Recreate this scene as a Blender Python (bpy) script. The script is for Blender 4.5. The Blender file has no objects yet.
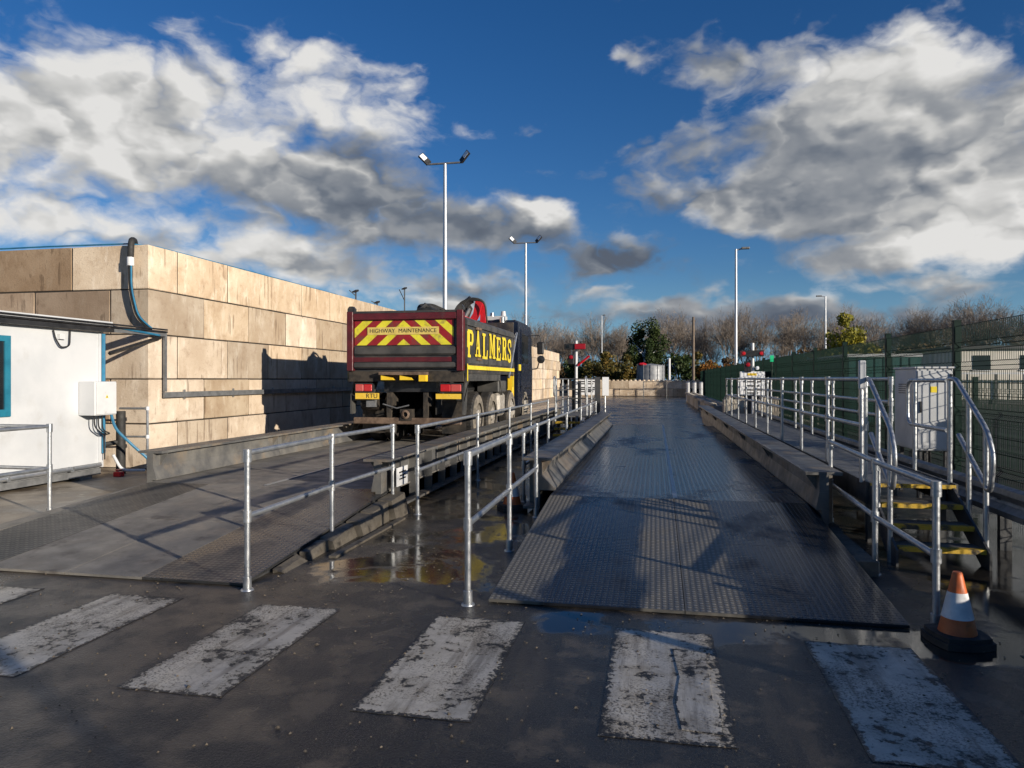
import bpy, math, random
from mathutils import Vector, Matrix
R = math.radians
random.seed(7)
scene = bpy.context.scene
col = scene.collection

# ------------------------------------------------------------------ camera
cam = bpy.data.cameras.new('camera'); cam_o = bpy.data.objects.new('camera', cam); col.objects.link(cam_o)
cam.sensor_width = 36; cam.lens = 36 * 710 / 1024; cam.shift_y = -5 / 1024
cam.clip_start = 0.05; cam.clip_end = 3000
cam_o.location = (0, 0, 1.6); cam_o.rotation_euler = (R(90), 0, math.atan(143 / 710))
scene.camera = cam_o

# ------------------------------------------------------------------ sun, sky, exposure
SUN_EL, SUN_AZ = 13.0, 119.0          # azimuth measured from +Y towards +X
sd = Vector((math.sin(R(SUN_AZ)) * math.cos(R(SUN_EL)), math.cos(R(SUN_AZ)) * math.cos(R(SUN_EL)), math.sin(R(SUN_EL))))
sun = bpy.data.lights.new('sun', 'SUN'); sun.energy = 5.0; sun.angle = R(0.5); sun.color = (1.0, 0.90, 0.76)
sun_o = bpy.data.objects.new('sun', sun); col.objects.link(sun_o)
sun_o.rotation_euler = (-sd).to_track_quat('-Z', 'Y').to_euler(); sun_o.location = (20, -12, 12)
scene.view_settings.view_transform = 'Standard'; scene.view_settings.look = 'None'
scene.view_settings.gamma = 1; scene.view_settings.use_curve_mapping = False
scene.view_settings.exposure = 0.4

class NT:
    """small node-tree helper"""
    def __init__(s, tree): s.t = tree; s.n = tree.nodes; s.l = tree.links
    def put(s, sock, v):
        if v is None: return
        if hasattr(v, 'is_output'): s.l.new(v, sock)
        else: sock.default_value = v
    def node(s, typ, **k):
        n = s.n.new(typ)
        for a, b in k.items(): setattr(n, a, b)
        return n
    def m(s, op, a, b=None, c=None, clamp=False):
        n = s.node('ShaderNodeMath', operation=op, use_clamp=clamp)
        for i, v in enumerate((a, b, c)): s.put(n.inputs[i], v)
        return n.outputs[0]
    def v(s, op, a, b=None, c=None):
        n = s.node('ShaderNodeVectorMath', operation=op)
        for i, v in enumerate((a, b, c)): s.put(n.inputs[i], v)
        return n.outputs['Value'] if op in ('DOT_PRODUCT', 'LENGTH') else n.outputs[0]
    def noise(s, vec, scale, detail=4, rough=.55, color=False, dist=0):
        n = s.node('ShaderNodeTexNoise'); s.put(n.inputs['Vector'], vec)
        n.inputs['Scale'].default_value = scale; n.inputs['Detail'].default_value = detail
        n.inputs['Roughness'].default_value = rough; n.inputs['Distortion'].default_value = dist
        return n.outputs['Color' if color else 0]
    def mix(s, f, a, b, blend='MIX'):
        n = s.node('ShaderNodeMix', data_type='RGBA', blend_type=blend)
        s.put(n.inputs[0], f); s.put(n.inputs[6], a); s.put(n.inputs[7], b)
        return n.outputs[2]
    def ramp(s, f, a, b, lo=0., hi=1.):
        n = s.node('ShaderNodeMapRange', interpolation_type='SMOOTHSTEP')
        s.put(n.inputs[0], f); n.inputs[1].default_value = a; n.inputs[2].default_value = b
        n.inputs[3].default_value = lo; n.inputs[4].default_value = hi
        return n.outputs[0]
    def sep(s, v):
        n = s.node('ShaderNodeSeparateXYZ'); s.l.new(v, n.inputs[0]); return n.outputs
    def comb(s, x, y, z):
        n = s.node('ShaderNodeCombineXYZ')
        for i, q in enumerate((x, y, z)): s.put(n.inputs[i], q)
        return n.outputs[0]

# clouds: azimuth, elevation, half-widths (degrees), weight, brightness
CLOUDS = [(-42.1,18.4,7.7,3.7,1,.95), (-50.2,14.7,5.8,5.2,1,.8), (-34.1,20.9,7.9,2.9,.8,.95), (-28.0,23.6,3.8,1.3,.75,1), (-22.7,20.4,5.9,2.6,.85,.95),
 (-38.4,15.8,11.9,2.2,.8,.8), (-33.1,13.3,8.6,2.4,.5,.4), (-24.2,13.8,7.4,3.2,.9,.25), (-28.0,16.1,6.1,2.5,.6,.5), (-43.9,10.6,6.1,1.6,1,1), (-37.8,9.2,4.0,1.3,.7,.8),
 (-29.5,9.2,6.8,1.5,.9,.9), (-24.2,7.7,7.1,1.5,.8,.75), (-17.2,12.2,6.4,2.7,.8,.3), (-11.5,11.2,5.6,1.7,.8,.35), (-7.9,12.4,2.2,1.1,.8,.8), (-11.1,19.0,2.4,.9,.45,.6),
 (-4.3,9.3,4.9,1.7,1.1,0), (6.4,24.1,5.0,1.9,.8,.55), (4.6,22.7,3.3,1.4,.5,.45), (14.7,21.3,5.6,2.6,1.1,.9), (19.1,21.5,2.9,2.4,.8,1), (10.7,18.7,6.0,2.6,.9,.45),
 (-1.2,17.2,3.5,1.7,.55,.3), (-1.2,23.9,1.4,.8,.7,.8), (6.4,14.2,6.7,2.8,.9,.35), (14.1,16.2,7.4,3.0,.9,.5), (18.5,16.9,4.1,1.9,.8,.6), (22.0,15.1,3.2,3.1,.9,.65),
 (15.4,13.4,6.6,2.7,1,.4), (22.0,11.6,4.3,2.6,1,.85), (17.3,11.5,5.3,1.5,.9,1), (10.7,12.1,6.0,2.5,.85,.3), (19.1,8.9,5.6,1.2,1,1), (14.7,8.4,5.0,1.1,.9,.35),
 (17.3,6.4,4.2,.8,.9,.8), (23.4,8.5,2.1,1.6,.8,.9), (23.9,18.1,1.6,1.1,.9,.8), (-7.5,4.6,9.0,1.3,.6,.15), (-12.4,7.3,5.0,1.2,.55,.3), (-4.3,6.3,2.8,.7,.8,.7),
 (4.2,6.3,2.9,.9,.8,.6), (6.4,5.1,4.3,1.4,.9,.12), (17.3,4.3,9.5,1.1,.9,.2), (22.0,6.0,3.2,.7,.8,.5), (.4,4.3,5.0,.9,.6,.3), (-1.2,5.3,2.3,.7,.7,.95), (-18.0,6.3,4.8,1.3,.55,.5)]

def build_world():
    w = bpy.data.worlds.new('World'); scene.world = w; w.use_nodes = True
    T = NT(w.node_tree); T.n.clear()
    out = T.node('ShaderNodeOutputWorld'); bg = T.node('ShaderNodeBackground'); bg.inputs[1].default_value = 0.12
    T.l.new(bg.outputs[0], out.inputs[0])
    sky = T.node('ShaderNodeTexSky'); sky.sky_type = 'NISHITA'; sky.sun_disc = False
    sky.sun_elevation = R(SUN_EL); sky.sun_rotation = R(SUN_AZ); sky.air_density = 1.0; sky.dust_density = .3; sky.ozone_density = 2.5
    hs = T.node('ShaderNodeHueSaturation'); hs.inputs['Saturation'].default_value = 1.28; hs.inputs['Value'].default_value = .5
    T.l.new(sky.outputs[0], hs.inputs['Color'])
    d = T.node('ShaderNodeTexCoord').outputs['Generated']
    x, y, z = T.sep(d)
    az = T.m('MULTIPLY', T.m('ARCTAN2', x, y), 57.29578)
    el = T.m('MULTIPLY', T.m('ARCSINE', z), 57.29578)
    dz = T.v('MULTIPLY', d, (1, 1, 1.7))
    wob = T.noise(dz, 6.5, 5, .55, True)
    wob = T.v('MULTIPLY', T.v('SUBTRACT', wob, (.5, .5, .5)), (9, 5, 0))
    p = T.v('ADD', T.comb(az, el, 0.), wob)
    dens = bri = None
    for a, e, ra, re, amp, b in CLOUDS:
        q = T.v('MULTIPLY_ADD', p, (1 / ra, 1 / re, 0), (-a / ra, -e / re, 0))
        g = T.m('POWER', .3679, T.v('DOT_PRODUCT', q, q))
        dens = T.m('MULTIPLY', g, amp) if dens is None else T.m('MULTIPLY_ADD', g, amp, dens)
        bri = T.m('MULTIPLY', g, amp * b) if bri is None else T.m('MULTIPLY_ADD', g, amp * b, bri)
    tone = T.m('DIVIDE', bri, T.m('ADD', dens, .02))
    # the same broken cumulus goes on all round
    gen = T.ramp(T.noise(dz, 2.6, 5, .55), .54, .70)
    away = T.ramp(T.m('ABSOLUTE', T.m('ADD', az, 11.4)), 42, 62)
    up = T.ramp(el, 27, 36)
    away = T.m('MULTIPLY', T.m('MAXIMUM', away, up), gen)
    dens = T.m('MAXIMUM', dens, away)
    tone = T.m('MAXIMUM', tone, T.m('MULTIPLY', away, .55))
    warp = T.v('MULTIPLY_ADD', T.v('SUBTRACT', T.noise(dz, 9, 4, .55, True), (.5, .5, .5)), (.14, .14, .14), dz)
    def puff(v):            # billowing heaps: rounded lobes between creases
        return T.m('MULTIPLY_ADD', T.m('ABSOLUTE', T.m('SUBTRACT', T.noise(v, 8, 2, .5), .5)), -2.6, .62)
    p1 = puff(warp); p2 = puff(T.v('ADD', warp, (.016, -.004, .034)))
    fine = T.noise(warp, 13, 8, .6)
    dd = T.m('MULTIPLY_ADD', T.m('SUBTRACT', fine, .5), 1.35, T.m('MULTIPLY', dens, .88))
    dd = T.m('MULTIPLY_ADD', T.m('SUBTRACT', .38, p1), .9, dd)
    mask = T.ramp(dd, .20, 1.0)
    relief = T.m('MULTIPLY', T.m('SUBTRACT', p2, p1), .8)
    med = T.m('MULTIPLY', T.m('SUBTRACT', T.noise(dz, 6, 4, .5), .5), .55)
    thin = T.ramp(dd, .35, .95, .14, 0)      # thin rims let the light through
    tn = T.m('ADD', T.m('ADD', tone, relief), T.m('ADD', T.m('ADD', med, thin), .07), clamp=True)
    cr = T.node('ShaderNodeValToRGB'); T.l.new(tn, cr.inputs[0])
    e = cr.color_ramp.elements
    e[0].position = 0; e[0].color = (.62, .76, 1.02, 1)
    e[1].position = 1; e[1].color = (4.8, 4.75, 4.65, 1)
    for pos, c in ((.3, (1.0, 1.16, 1.42, 1)), (.55, (1.9, 2.0, 2.15, 1)), (.78, (3.4, 3.4, 3.35, 1))):
        k = e.new(pos); k.color = c
    hor = T.ramp(el, -2, .2)
    mask = T.m('MULTIPLY', mask, hor)
    blue = T.mix(1., hs.outputs[0], (.72, .9, 1.22, 1), 'MULTIPLY')
    blue = T.mix(T.ramp(el, 9, 0, 0, .8), blue, (1.0, 2.2, 3.5, 1))
    T.l.new(T.mix(mask, blue, cr.outputs[0]), bg.inputs[0])
build_world()

# ------------------------------------------------------------------ materials
MATS = {}
def pm(name, c1, c2=None, scale=4., rough=(.5, .7), metal=0., bump=0., bscale=60., rand=0., stretch=(1, 1, 1), spec=.5, lo=.35, hi=.65, dirt=None):
    m = bpy.data.materials.new(name); m.use_nodes = True; T = NT(m.node_tree)
    b = T.n['Principled BSDF']; c2 = c2 or c1
    pos = T.v('MULTIPLY', T.node('ShaderNodeNewGeometry').outputs['Position'], stretch)
    f = T.noise(pos, scale, 6, .6)
    c = T.mix(T.ramp(f, lo, hi), (*c1, 1), (*c2, 1))
    if dirt:
        dc, dscale, da, db = dirt
        c = T.mix(T.ramp(T.noise(pos, dscale, 7, .65), da, db), c, (*dc, 1))
    if rand:
        rn = T.node('ShaderNodeObjectInfo').outputs['Random']
        h = T.node('ShaderNodeHueSaturation'); T.l.new(c, h.inputs['Color'])
        T.l.new(T.m('MULTIPLY_ADD', rn, rand, 1 - rand * .6), h.inputs['Value']); c = h.outputs[0]
    T.put(b.inputs['Base Color'], c)
    T.put(b.inputs['Roughness'], T.ramp(T.noise(pos, scale * 2.3, 4), .3, .7, *rough))
    b.inputs['Metallic'].default_value = metal; b.inputs['Specular IOR Level'].default_value = spec
    if bump:
        bn = T.node('ShaderNodeBump'); bn.inputs['Strength'].default_value = bump; bn.inputs['Distance'].default_value = .01
        T.l.new(T.noise(pos, bscale, 6, .6), bn.inputs['Height']); T.l.new(bn.outputs[0], b.inputs['Normal'])
    MATS[name] = m; return m

pm('galv', (.34, .36, .38), (.46, .47, .48), 9, (.3, .5), .75, .15, 40, dirt=((.22, .19, .15), 5, .62, .8))
pm('galv_dull', (.16, .165, .17), (.24, .245, .25), 6, (.45, .65), .5, .1)
pm('dark_steel', (.045, .048, .052), (.085, .085, .085), 3, (.35, .6), .3, .2, 40, dirt=((.12, .09, .065), 2.5, .55, .75))
pm('beam_steel', (.09, .09, .09), (.17, .163, .148), 2.2, (.4, .65), .15, .25, 30, dirt=((.24, .18, .12), 1.7, .5, .75))
pm('concrete', (.19, .175, .15), (.28, .255, .21), 2.5, (.6, .85), 0, .5, 45, dirt=((.1, .085, .07), 1.6, .52, .7))
pm('old_concrete', (.085, .073, .056), (.16, .14, .11), 4, (.5, .8), 0, .7, 30, dirt=((.03, .025, .02), 4, .48, .66))
pm('ramp_concrete', (.15, .14, .125), (.23, .21, .18), 1.8, (.4, .75), 0, .4, 60, dirt=((.09, .08, .07), 3, .52, .7))
pm('white_panel', (.47, .485, .5), (.54, .55, .56), 1.4, (.35, .5), 0, .05, 20, dirt=((.36, .35, .33), 1.3, .56, .85))
pm('white_paint', (.54, .55, .56), (.6, .6, .6), 5, (.35, .5), dirt=((.38, .36, .33), 6, .58, .8))
pm('grey_box', (.42, .435, .45), (.5, .51, .52), 3, (.35, .5), 0, .05, 30, dirt=((.36, .34, .3), 4, .6, .8))
pm('teal_paint', (.015, .13, .2), (.02, .17, .25), 4, (.3, .5))
pm('glass_dark', (.01, .013, .016), None, 3, (.04, .08))
pm('black_plastic', (.012, .012, .013), (.025, .025, .026), 6, (.3, .55))
pm('black_rubber', (.015, .015, .015), (.03, .028, .025), 6, (.6, .8), 0, .3, 40)
pm('tyre', (.012, .012, .012), (.04, .034, .028), 5, (.7, .9), 0, .3, 40)
pm('rim', (.3, .27, .23), (.45, .42, .37), 6, (.45, .7), .3, .2)
pm('blue_hose', (.02, .12, .22), (.03, .17, .29), 6, (.35, .5))
pm('red_paint', (.38, .01, .016), (.5, .014, .02), 5, (.3, .45))
pm('maroon', (.065, .007, .011), (.10, .009, .014), 5, (.4, .6), 0, .1, dirt=((.06, .045, .04), 3, .58, .8))
pm('chevron_red', (.22, .009, .013), (.28, .011, .016), 4, (.4, .55), dirt=((.09, .055, .04), 3.4, .48, .74))
pm('chevron_yellow', (.6, .54, .025), (.7, .63, .04), 4, (.4, .55), dirt=((.26, .2, .06), 4.4, .5, .74))
pm('yellow_paint', (.75, .47, .02), (.82, .56, .03), 6, (.4, .55), dirt=((.25, .16, .05), 7, .56, .75))
pm('worn_yellow', (.45, .28, .02), (.55, .36, .025), 9, (.5, .7), 0, .2, 60, dirt=((.05, .042, .032), 9, .46, .62))
pm('sign_white', (.78, .79, .8), (.82, .82, .82), 5, (.4, .5))
pm('letter_yellow', (.7, .54, .03), (.78, .6, .04), 6, (.35, .5), dirt=((.3, .2, .05), 7, .54, .74))
pm('truck_black', (.022, .023, .025), (.045, .043, .04), 2.5, (.3, .5), 0, .15, 20, dirt=((.11, .088, .065), 3, .46, .74))
pm('truck_grime', (.012, .011, .010), (.055, .044, .033), 5, (.6, .85), .1, .4, 40)
pm('truck_navy', (.006, .009, .02), (.009, .013, .028), 3, (.15, .3))
pm('truck_grey', (.04, .04, .039), (.08, .076, .07), 3, (.45, .65), .1, .15, 30)
pm('rust', (.09, .058, .04), (.19, .13, .09), 7, (.65, .85), .1, .3, 50)
pm('plate_yellow', (.7, .45, .04), (.78, .52, .06), 9, (.4, .5), dirt=((.32, .2, .05), 9, .55, .8))
pm('chrome', (.5, .5, .48), None, 4, (.15, .3), .9)
pm('green_fence', (.002, .014, .010), (.003, .02, .014), 4, (.5, .7), spec=.2)
pm('teal_container', (.012, .075, .07), (.018, .1, .092), 2, (.4, .6), 0, .1)
pm('orange_cone', (.42, .085, .016), (.55, .12, .025), 9, (.45, .6), dirt=((.25, .08, .03), 9, .55, .75))
pm('cone_white', (.5, .51, .52), (.68, .68, .68), 9, (.3, .5), dirt=((.28, .27, .26), 7, .55, .75))
pm('tank_steel', (.2, .21, .225), (.28, .29, .3), 2, (.45, .6), .3, .1)
pm('pole_steel', (.40, .42, .45), (.5, .51, .53), 2, (.35, .5), .5)
pm('wood_pole', (.12, .09, .07), (.18, .14, .1), 3, (.7, .9))
pm('bark', (.17, .14, .115), (.26, .21, .165), 2, (.8, .95), rand=.5)
pm('pale_cladding', (.55, .52, .45), (.64, .6, .53), 1.2, (.5, .7))
pm('roof_dark', (.05, .05, .055), None, 2, (.5, .7))
pm('print_black', (.02, .02, .02), None, 2, (.5, .6))
pm('grating', (.13, .13, .13), (.2, .195, .18), 5, (.45, .7), .3, .6, 90)
pm('lamp_lens', (.75, .77, .8), None, 3, (.1, .2))

def block_mat(name, pal, streak):
    m = bpy.data.materials.new(name); m.use_nodes = True; T = NT(m.node_tree); b = T.n['Principled BSDF']
    pos = T.node('ShaderNodeNewGeometry').outputs['Position']
    oi = T.node('ShaderNodeObjectInfo').outputs['Random']
    off = T.v('MULTIPLY_ADD', T.comb(oi, oi, oi), (37, 19, 53), pos)
    c = T.mix(T.ramp(T.noise(off, 1.1, 6, .6), .34, .66), (*pal[0], 1), (*pal[1], 1))
    c = T.mix(T.ramp(T.noise(off, 4.5, 8, .65), .48, .74, 0, .55), c, (*pal[2], 1))
    st = T.noise(T.v('MULTIPLY', off, (3, 3, 1.1)), 1.3, 8, .68)          # runs of lime and water down the faces
    c = T.mix(T.ramp(st, .5, .75, 0, streak), c, (*pal[3], 1))
    st2 = T.m('MULTIPLY', T.noise(T.v('MULTIPLY', off, (6, 6, .35)), 1.6, 6, .66), T.ramp(T.noise(off, 1.6, 3), .4, .62, .8, 1.12))
    c = T.mix(T.ramp(st2, .58, .68, 0, .65), c, (*pal[4], 1))
    pit = T.noise(off, 55, 3, .5)
    c = T.mix(T.ramp(pit, .64, .74, 0, .6), c, (.1, .075, .05, 1))
    h = T.node('ShaderNodeHueSaturation'); T.l.new(c, h.inputs['Color'])
    T.l.new(T.m('MULTIPLY_ADD', oi, .5, .70), h.inputs['Value'])
    T.l.new(T.m('MULTIPLY_ADD', T.m('FRACT', T.m('MULTIPLY', oi, 7.3)), .3, .84), h.inputs['Saturation'])
    T.put(b.inputs['Base Color'], h.outputs[0]); b.inputs['Roughness'].default_value = .88; b.inputs['Specular IOR Level'].default_value = .25
    bn = T.node('ShaderNodeBump'); bn.inputs['Strength'].default_value = .5; bn.inputs['Distance'].default_value = .012
    T.l.new(T.m('ADD', T.noise(off, 28, 7, .65), T.m('MULTIPLY', T.ramp(pit, .6, .74), -.6)), bn.inputs['Height']); T.l.new(bn.outputs[0], b.inputs['Normal'])
    MATS[name] = m
block_mat('block_concrete', ((.45, .345, .24), (.58, .475, .355), (.31, .21, .135), (.72, .63, .51), (.19, .13, .085)), .8)
block_mat('brown_block', ((.27, .19, .125), (.35, .26, .18), (.2, .135, .085), (.4, .32, .235), (.13, .09, .06)), .5)
block_mat('pale_block', ((.42, .37, .30), (.52, .47, .38), (.3, .25, .2), (.6, .55, .46), (.24, .2, .15)), .5)

def tread_mat(name, c1, c2, wet=.5, pitch=.05, lit_strips=None):
    """chequer plate: raised lozenges in crossing directions, worn bright on top"""
    m = bpy.data.materials.new(name); m.use_nodes = True; T = NT(m.node_tree); b = T.n['Principled BSDF']
    pos = T.node('ShaderNodeNewGeometry').outputs['Position']
    x, y, z = T.sep(pos); k = math.pi / pitch
    sx = T.m('SINE', T.m('MULTIPLY', x, k)); sy = T.m('SINE', T.m('MULTIPLY', y, k))
    ck = T.m('MULTIPLY', sx, sy)
    h = T.ramp(T.m('ABSOLUTE', ck), .3, .8)
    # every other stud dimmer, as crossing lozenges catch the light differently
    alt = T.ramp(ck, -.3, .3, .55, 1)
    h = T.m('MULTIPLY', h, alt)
    f = T.noise(pos, 1.3, 6, .6); g = T.noise(pos, 6, 6, .65)
    c = T.mix(T.ramp(f, .35, .65), (*c1, 1), (*c2, 1))
    c = T.mix(T.ramp(g, .5, .7, 0, .7), c, (c1[0] * .55, c1[1] * .55, c1[2] * .55, 1))
    c = T.mix(T.m('MULTIPLY', h, .55), c, (c2[0] * 2.1, c2[1] * 2.05, c2[2] * 1.95, 1))
    if lit_strips:      # sunlit strips painted into the colour; dark plate between stands for shade
        e = T.m('MULTIPLY_ADD', T.noise(T.v('MULTIPLY', pos, (3, 1, 1)), 1.6, 6, .6), .36, T.m('ADD', x, -.18)); lit_mask = None
        for lo, hi in lit_strips:
            q = T.m('MULTIPLY', T.ramp(e, lo - .05, lo + .05), T.ramp(e, hi - .05, hi + .05, 1, 0)); lit_mask = q if lit_mask is None else T.m('MAXIMUM', lit_mask, q)
        c = T.mix(T.m('MULTIPLY', lit_mask, .9), c, T.mix(h, (.16, .148, .125, 1), (.33, .305, .26, 1)))
    T.put(b.inputs['Base Color'], c); b.inputs['Metallic'].default_value = .35
    w = T.ramp(T.noise(T.v('MULTIPLY', pos, (1, .6, 1)), .9, 7, .66), .46 - wet * .1, .6 - wet * .08)
    rr = T.m('MULTIPLY_ADD', w, -.26 * (min(wet, 1.0) + .2), .50)
    if lit_strips: rr = T.m('MULTIPLY_ADD', lit_mask, .3, rr)
    T.put(b.inputs['Roughness'], rr)
    bn = T.node('ShaderNodeBump'); bn.inputs['Strength'].default_value = .8; bn.inputs['Distance'].default_value = .006
    T.l.new(h, bn.inputs['Height']); T.l.new(bn.outputs[0], b.inputs['Normal']); MATS[name] = m
tread_mat('tread_dry', (.06, .057, .052), (.11, .102, .088), .15)
pm('name_board', (.55, .42, .10), (.66, .5, .14), 8, (.4, .55), dirt=((.3, .2, .08), 12, .58, .8))
pm('sidewall', (.10, .088, .07), (.22, .19, .15), 7, (.75, .9), 0, .2, 40)
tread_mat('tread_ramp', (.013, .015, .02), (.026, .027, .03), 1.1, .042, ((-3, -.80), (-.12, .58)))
tread_mat('tread_wet', (.035, .037, .04), (.07, .068, .064), .75)
tread_mat('tread_deck', (.022, .028, .04), (.04, .047, .06), 1.35, .06)

def ground_mat():
    m = bpy.data.materials.new('wet_asphalt'); m.use_nodes = True; T = NT(m.node_tree); b = T.n['Principled BSDF']
    pos = T.node('ShaderNodeNewGeometry').outputs['Position']; x, y, z = T.sep(pos)
    n1 = T.noise(pos, .55, 6, .6); n2 = T.noise(pos, 3.2, 7, .62); n3 = T.noise(pos, 130, 3, .6)
    c = T.mix(T.ramp(n1, .35, .65), (.011, .011, .011, 1), (.024, .022, .019, 1))
    c = T.mix(T.ramp(T.m('ADD', n2, T.ramp(x, -.6, -3.2, 0, .10)), .5, .66, 0, .85), c, (.10, .08, .057, 1))  # brown silt, heavier to the left to paint in the sunlit ground
    c = T.mix(T.ramp(T.noise(pos, 17, 7, .7), .56, .66, 0, .8), c, (.012, .011, .01, 1))           # dried silt
    c = T.mix(T.ramp(n3, .52, .68, 0, .75), c, (.11, .10, .082, 1))              # stones in the asphalt
    # standing water between the two weighbridges and along the wheel paths
    def box(a, lo, hi, s=.3): return T.m('MULTIPLY', T.ramp(a, lo - s, lo + s), T.ramp(a, hi - s, hi + s, 1, 0))
    trk = T.noise(T.v('MULTIPLY', pos, (2.6, .35, 1)), 1.3, 6, .62)                 # silt dragged along by tyres
    c = T.mix(T.ramp(trk, .52, .66, 0, .55), c, (.075, .062, .046, 1))
    n4 = T.noise(pos, 1.1, 8, .66, dist=.4)
    gap = T.m('MULTIPLY', box(x, -3.0, -1.1), box(y, 4.9, 24, .5))
    side = T.m('MULTIPLY', box(x, 2.0, 4.2, .4), box(y, 3.8, 9.5, .7))
    front = T.m('MULTIPLY', box(x, -.9, 3.2, .6), box(y, 4.35, 5.0, .2))
    far = T.ramp(y, 20, 25, 0, .2)
    near = T.m('MULTIPLY', box(x, -1.0, 4.5, 1.2), T.ramp(y, 5.2, 4.2, 0, .2))
    zone = T.m('MAXIMUM', T.m('MAXIMUM', T.m('MULTIPLY', gap, .33), T.m('MULTIPLY', side, .42)), T.m('MAXIMUM', T.m('MAXIMUM', T.m('MULTIPLY', front, .4), near), far))
    pud = T.ramp(T.m('ADD', n4, zone), .78, .87)
    damp = T.ramp(T.m('ADD', T.noise(pos, .8, 5, .6), T.m('MULTIPLY', zone, .8)), .42, .7)
    c = T.mix(T.m('MULTIPLY', pud, .6), c, (.014, .013, .012, 1))
    T.put(b.inputs['Base Color'], c)
    r = T.m('MULTIPLY_ADD', damp, -.24, .40)
    r = T.m('MULTIPLY', r, T.m('SUBTRACT', 1., T.m('MULTIPLY', pud, .86)))
    T.put(b.inputs['Roughness'], T.m('ADD', r, .012))
    bn = T.node('ShaderNodeBump'); bn.inputs['Distance'].default_value = .008
    T.put(bn.inputs['Strength'], T.m('MULTIPLY_ADD', pud, -.66, .7))
    T.l.new(T.m('ADD', T.m('MULTIPLY', n3, .6), T.m('ADD', T.noise(pos, 62, 3, .6), T.noise(pos, 9, 5, .6))), bn.inputs['Height']); T.l.new(bn.outputs[0], b.inputs['Normal'])
    MATS['wet_asphalt'] = m
ground_mat()

def stripe_mat():
    m = bpy.data.materials.new('worn_line_paint'); m.use_nodes = True; T = NT(m.node_tree); b = T.n['Principled BSDF']
    p0 = T.node('ShaderNodeNewGeometry').outputs['Position']; oi = T.node('ShaderNodeObjectInfo').outputs['Random']
    pos = T.v('MULTIPLY_ADD', T.comb(oi, oi, oi), (31, 17, 0), p0)
    gx, gy, gz = T.sep(T.node('ShaderNodeTexCoord').outputs['Generated'])
    n1 = T.noise(pos, 3.1, 8, .68); n2 = T.noise(pos, 14, 7, .7); n3 = T.noise(T.v('MULTIPLY', pos, (9, .8, 1)), 1.3, 6, .65); n5 = T.noise(pos, 75, 4, .65)
    c = T.mix(T.ramp(n1, .35, .68), (.56, .52, .445, 1), (.36, .325, .265, 1))
    c = T.mix(T.ramp(n3, .48, .66, 0, .75), c, (.19, .165, .13, 1))
    dirty = T.ramp(T.noise(pos, 1.7, 4, .6), .38, .6)                                  # where tyres have ground dirt in
    spk = T.m('MULTIPLY', T.ramp(n5, .5, .6), dirty)
    worn = T.m('MAXIMUM', T.ramp(T.m('ADD', T.m('MULTIPLY', n2, .6), T.m('MULTIPLY', n1, .5)), .575, .63), T.m('MULTIPLY', spk, .9))
    ex = T.m('MINIMUM', gx, T.m('SUBTRACT', 1., gx)); ey = T.m('MINIMUM', gy, T.m('SUBTRACT', 1., gy))
    edge = T.m('MINIMUM', ex, T.m('MULTIPLY', ey, 2.3))
    nib = T.m('MULTIPLY_ADD', T.noise(pos, 26, 7, .7), .34, -.125)                         # edges broken away to the stones
    worn = T.m('MAXIMUM', worn, T.ramp(T.m('SUBTRACT', nib, edge), -.006, .014))
    c = T.mix(worn, c, T.mix(T.ramp(n5, .5, .62), (.016, .015, .013, 1), (.07, .062, .05, 1)))
    T.put(b.inputs['Base Color'], c)
    T.put(b.inputs['Roughness'], T.ramp(n1, .3, .7, .3, .6))
    bn = T.node('ShaderNodeBump'); bn.inputs['Strength'].default_value = .6; bn.inputs['Distance'].default_value = .006
    T.l.new(T.m('SUBTRACT', T.m('MULTIPLY', n5, .5), T.m('MULTIPLY', worn, .6)), bn.inputs['Height']); T.l.new(bn.outputs[0], b.inputs['Normal']); MATS['worn_line_paint'] = m
stripe_mat()

def apron_mat():
    m = bpy.data.materials.new('yard_concrete'); m.use_nodes = True; T = NT(m.node_tree); b = T.n['Principled BSDF']
    pos = T.node('ShaderNodeNewGeometry').outputs['Position']
    n1 = T.noise(pos, .9, 7, .62); n2 = T.noise(pos, 5, 7, .65); n3 = T.noise(pos, 90, 3, .6)
    c = T.mix(T.ramp(n1, .38, .62), (.34, .295, .235, 1), (.10, .075, .052, 1))
    c = T.mix(T.ramp(n2, .5, .7, 0, .6), c, (.42, .38, .31, 1)); c = T.mix(T.ramp(n3, .58, .72, 0, .5), c, (.05, .04, .03, 1))
    T.put(b.inputs['Base Color'], c); T.put(b.inputs['Roughness'], T.ramp(n1, .4, .62, .7, .28))
    bn = T.node('ShaderNodeBump'); bn.inputs['Strength'].default_value = .5; bn.inputs['Distance'].default_value = .008
    T.l.new(T.noise(pos, 30, 6, .6), bn.inputs['Height']); T.l.new(bn.outputs[0], b.inputs['Normal']); MATS['yard_concrete'] = m
apron_mat()

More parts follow.
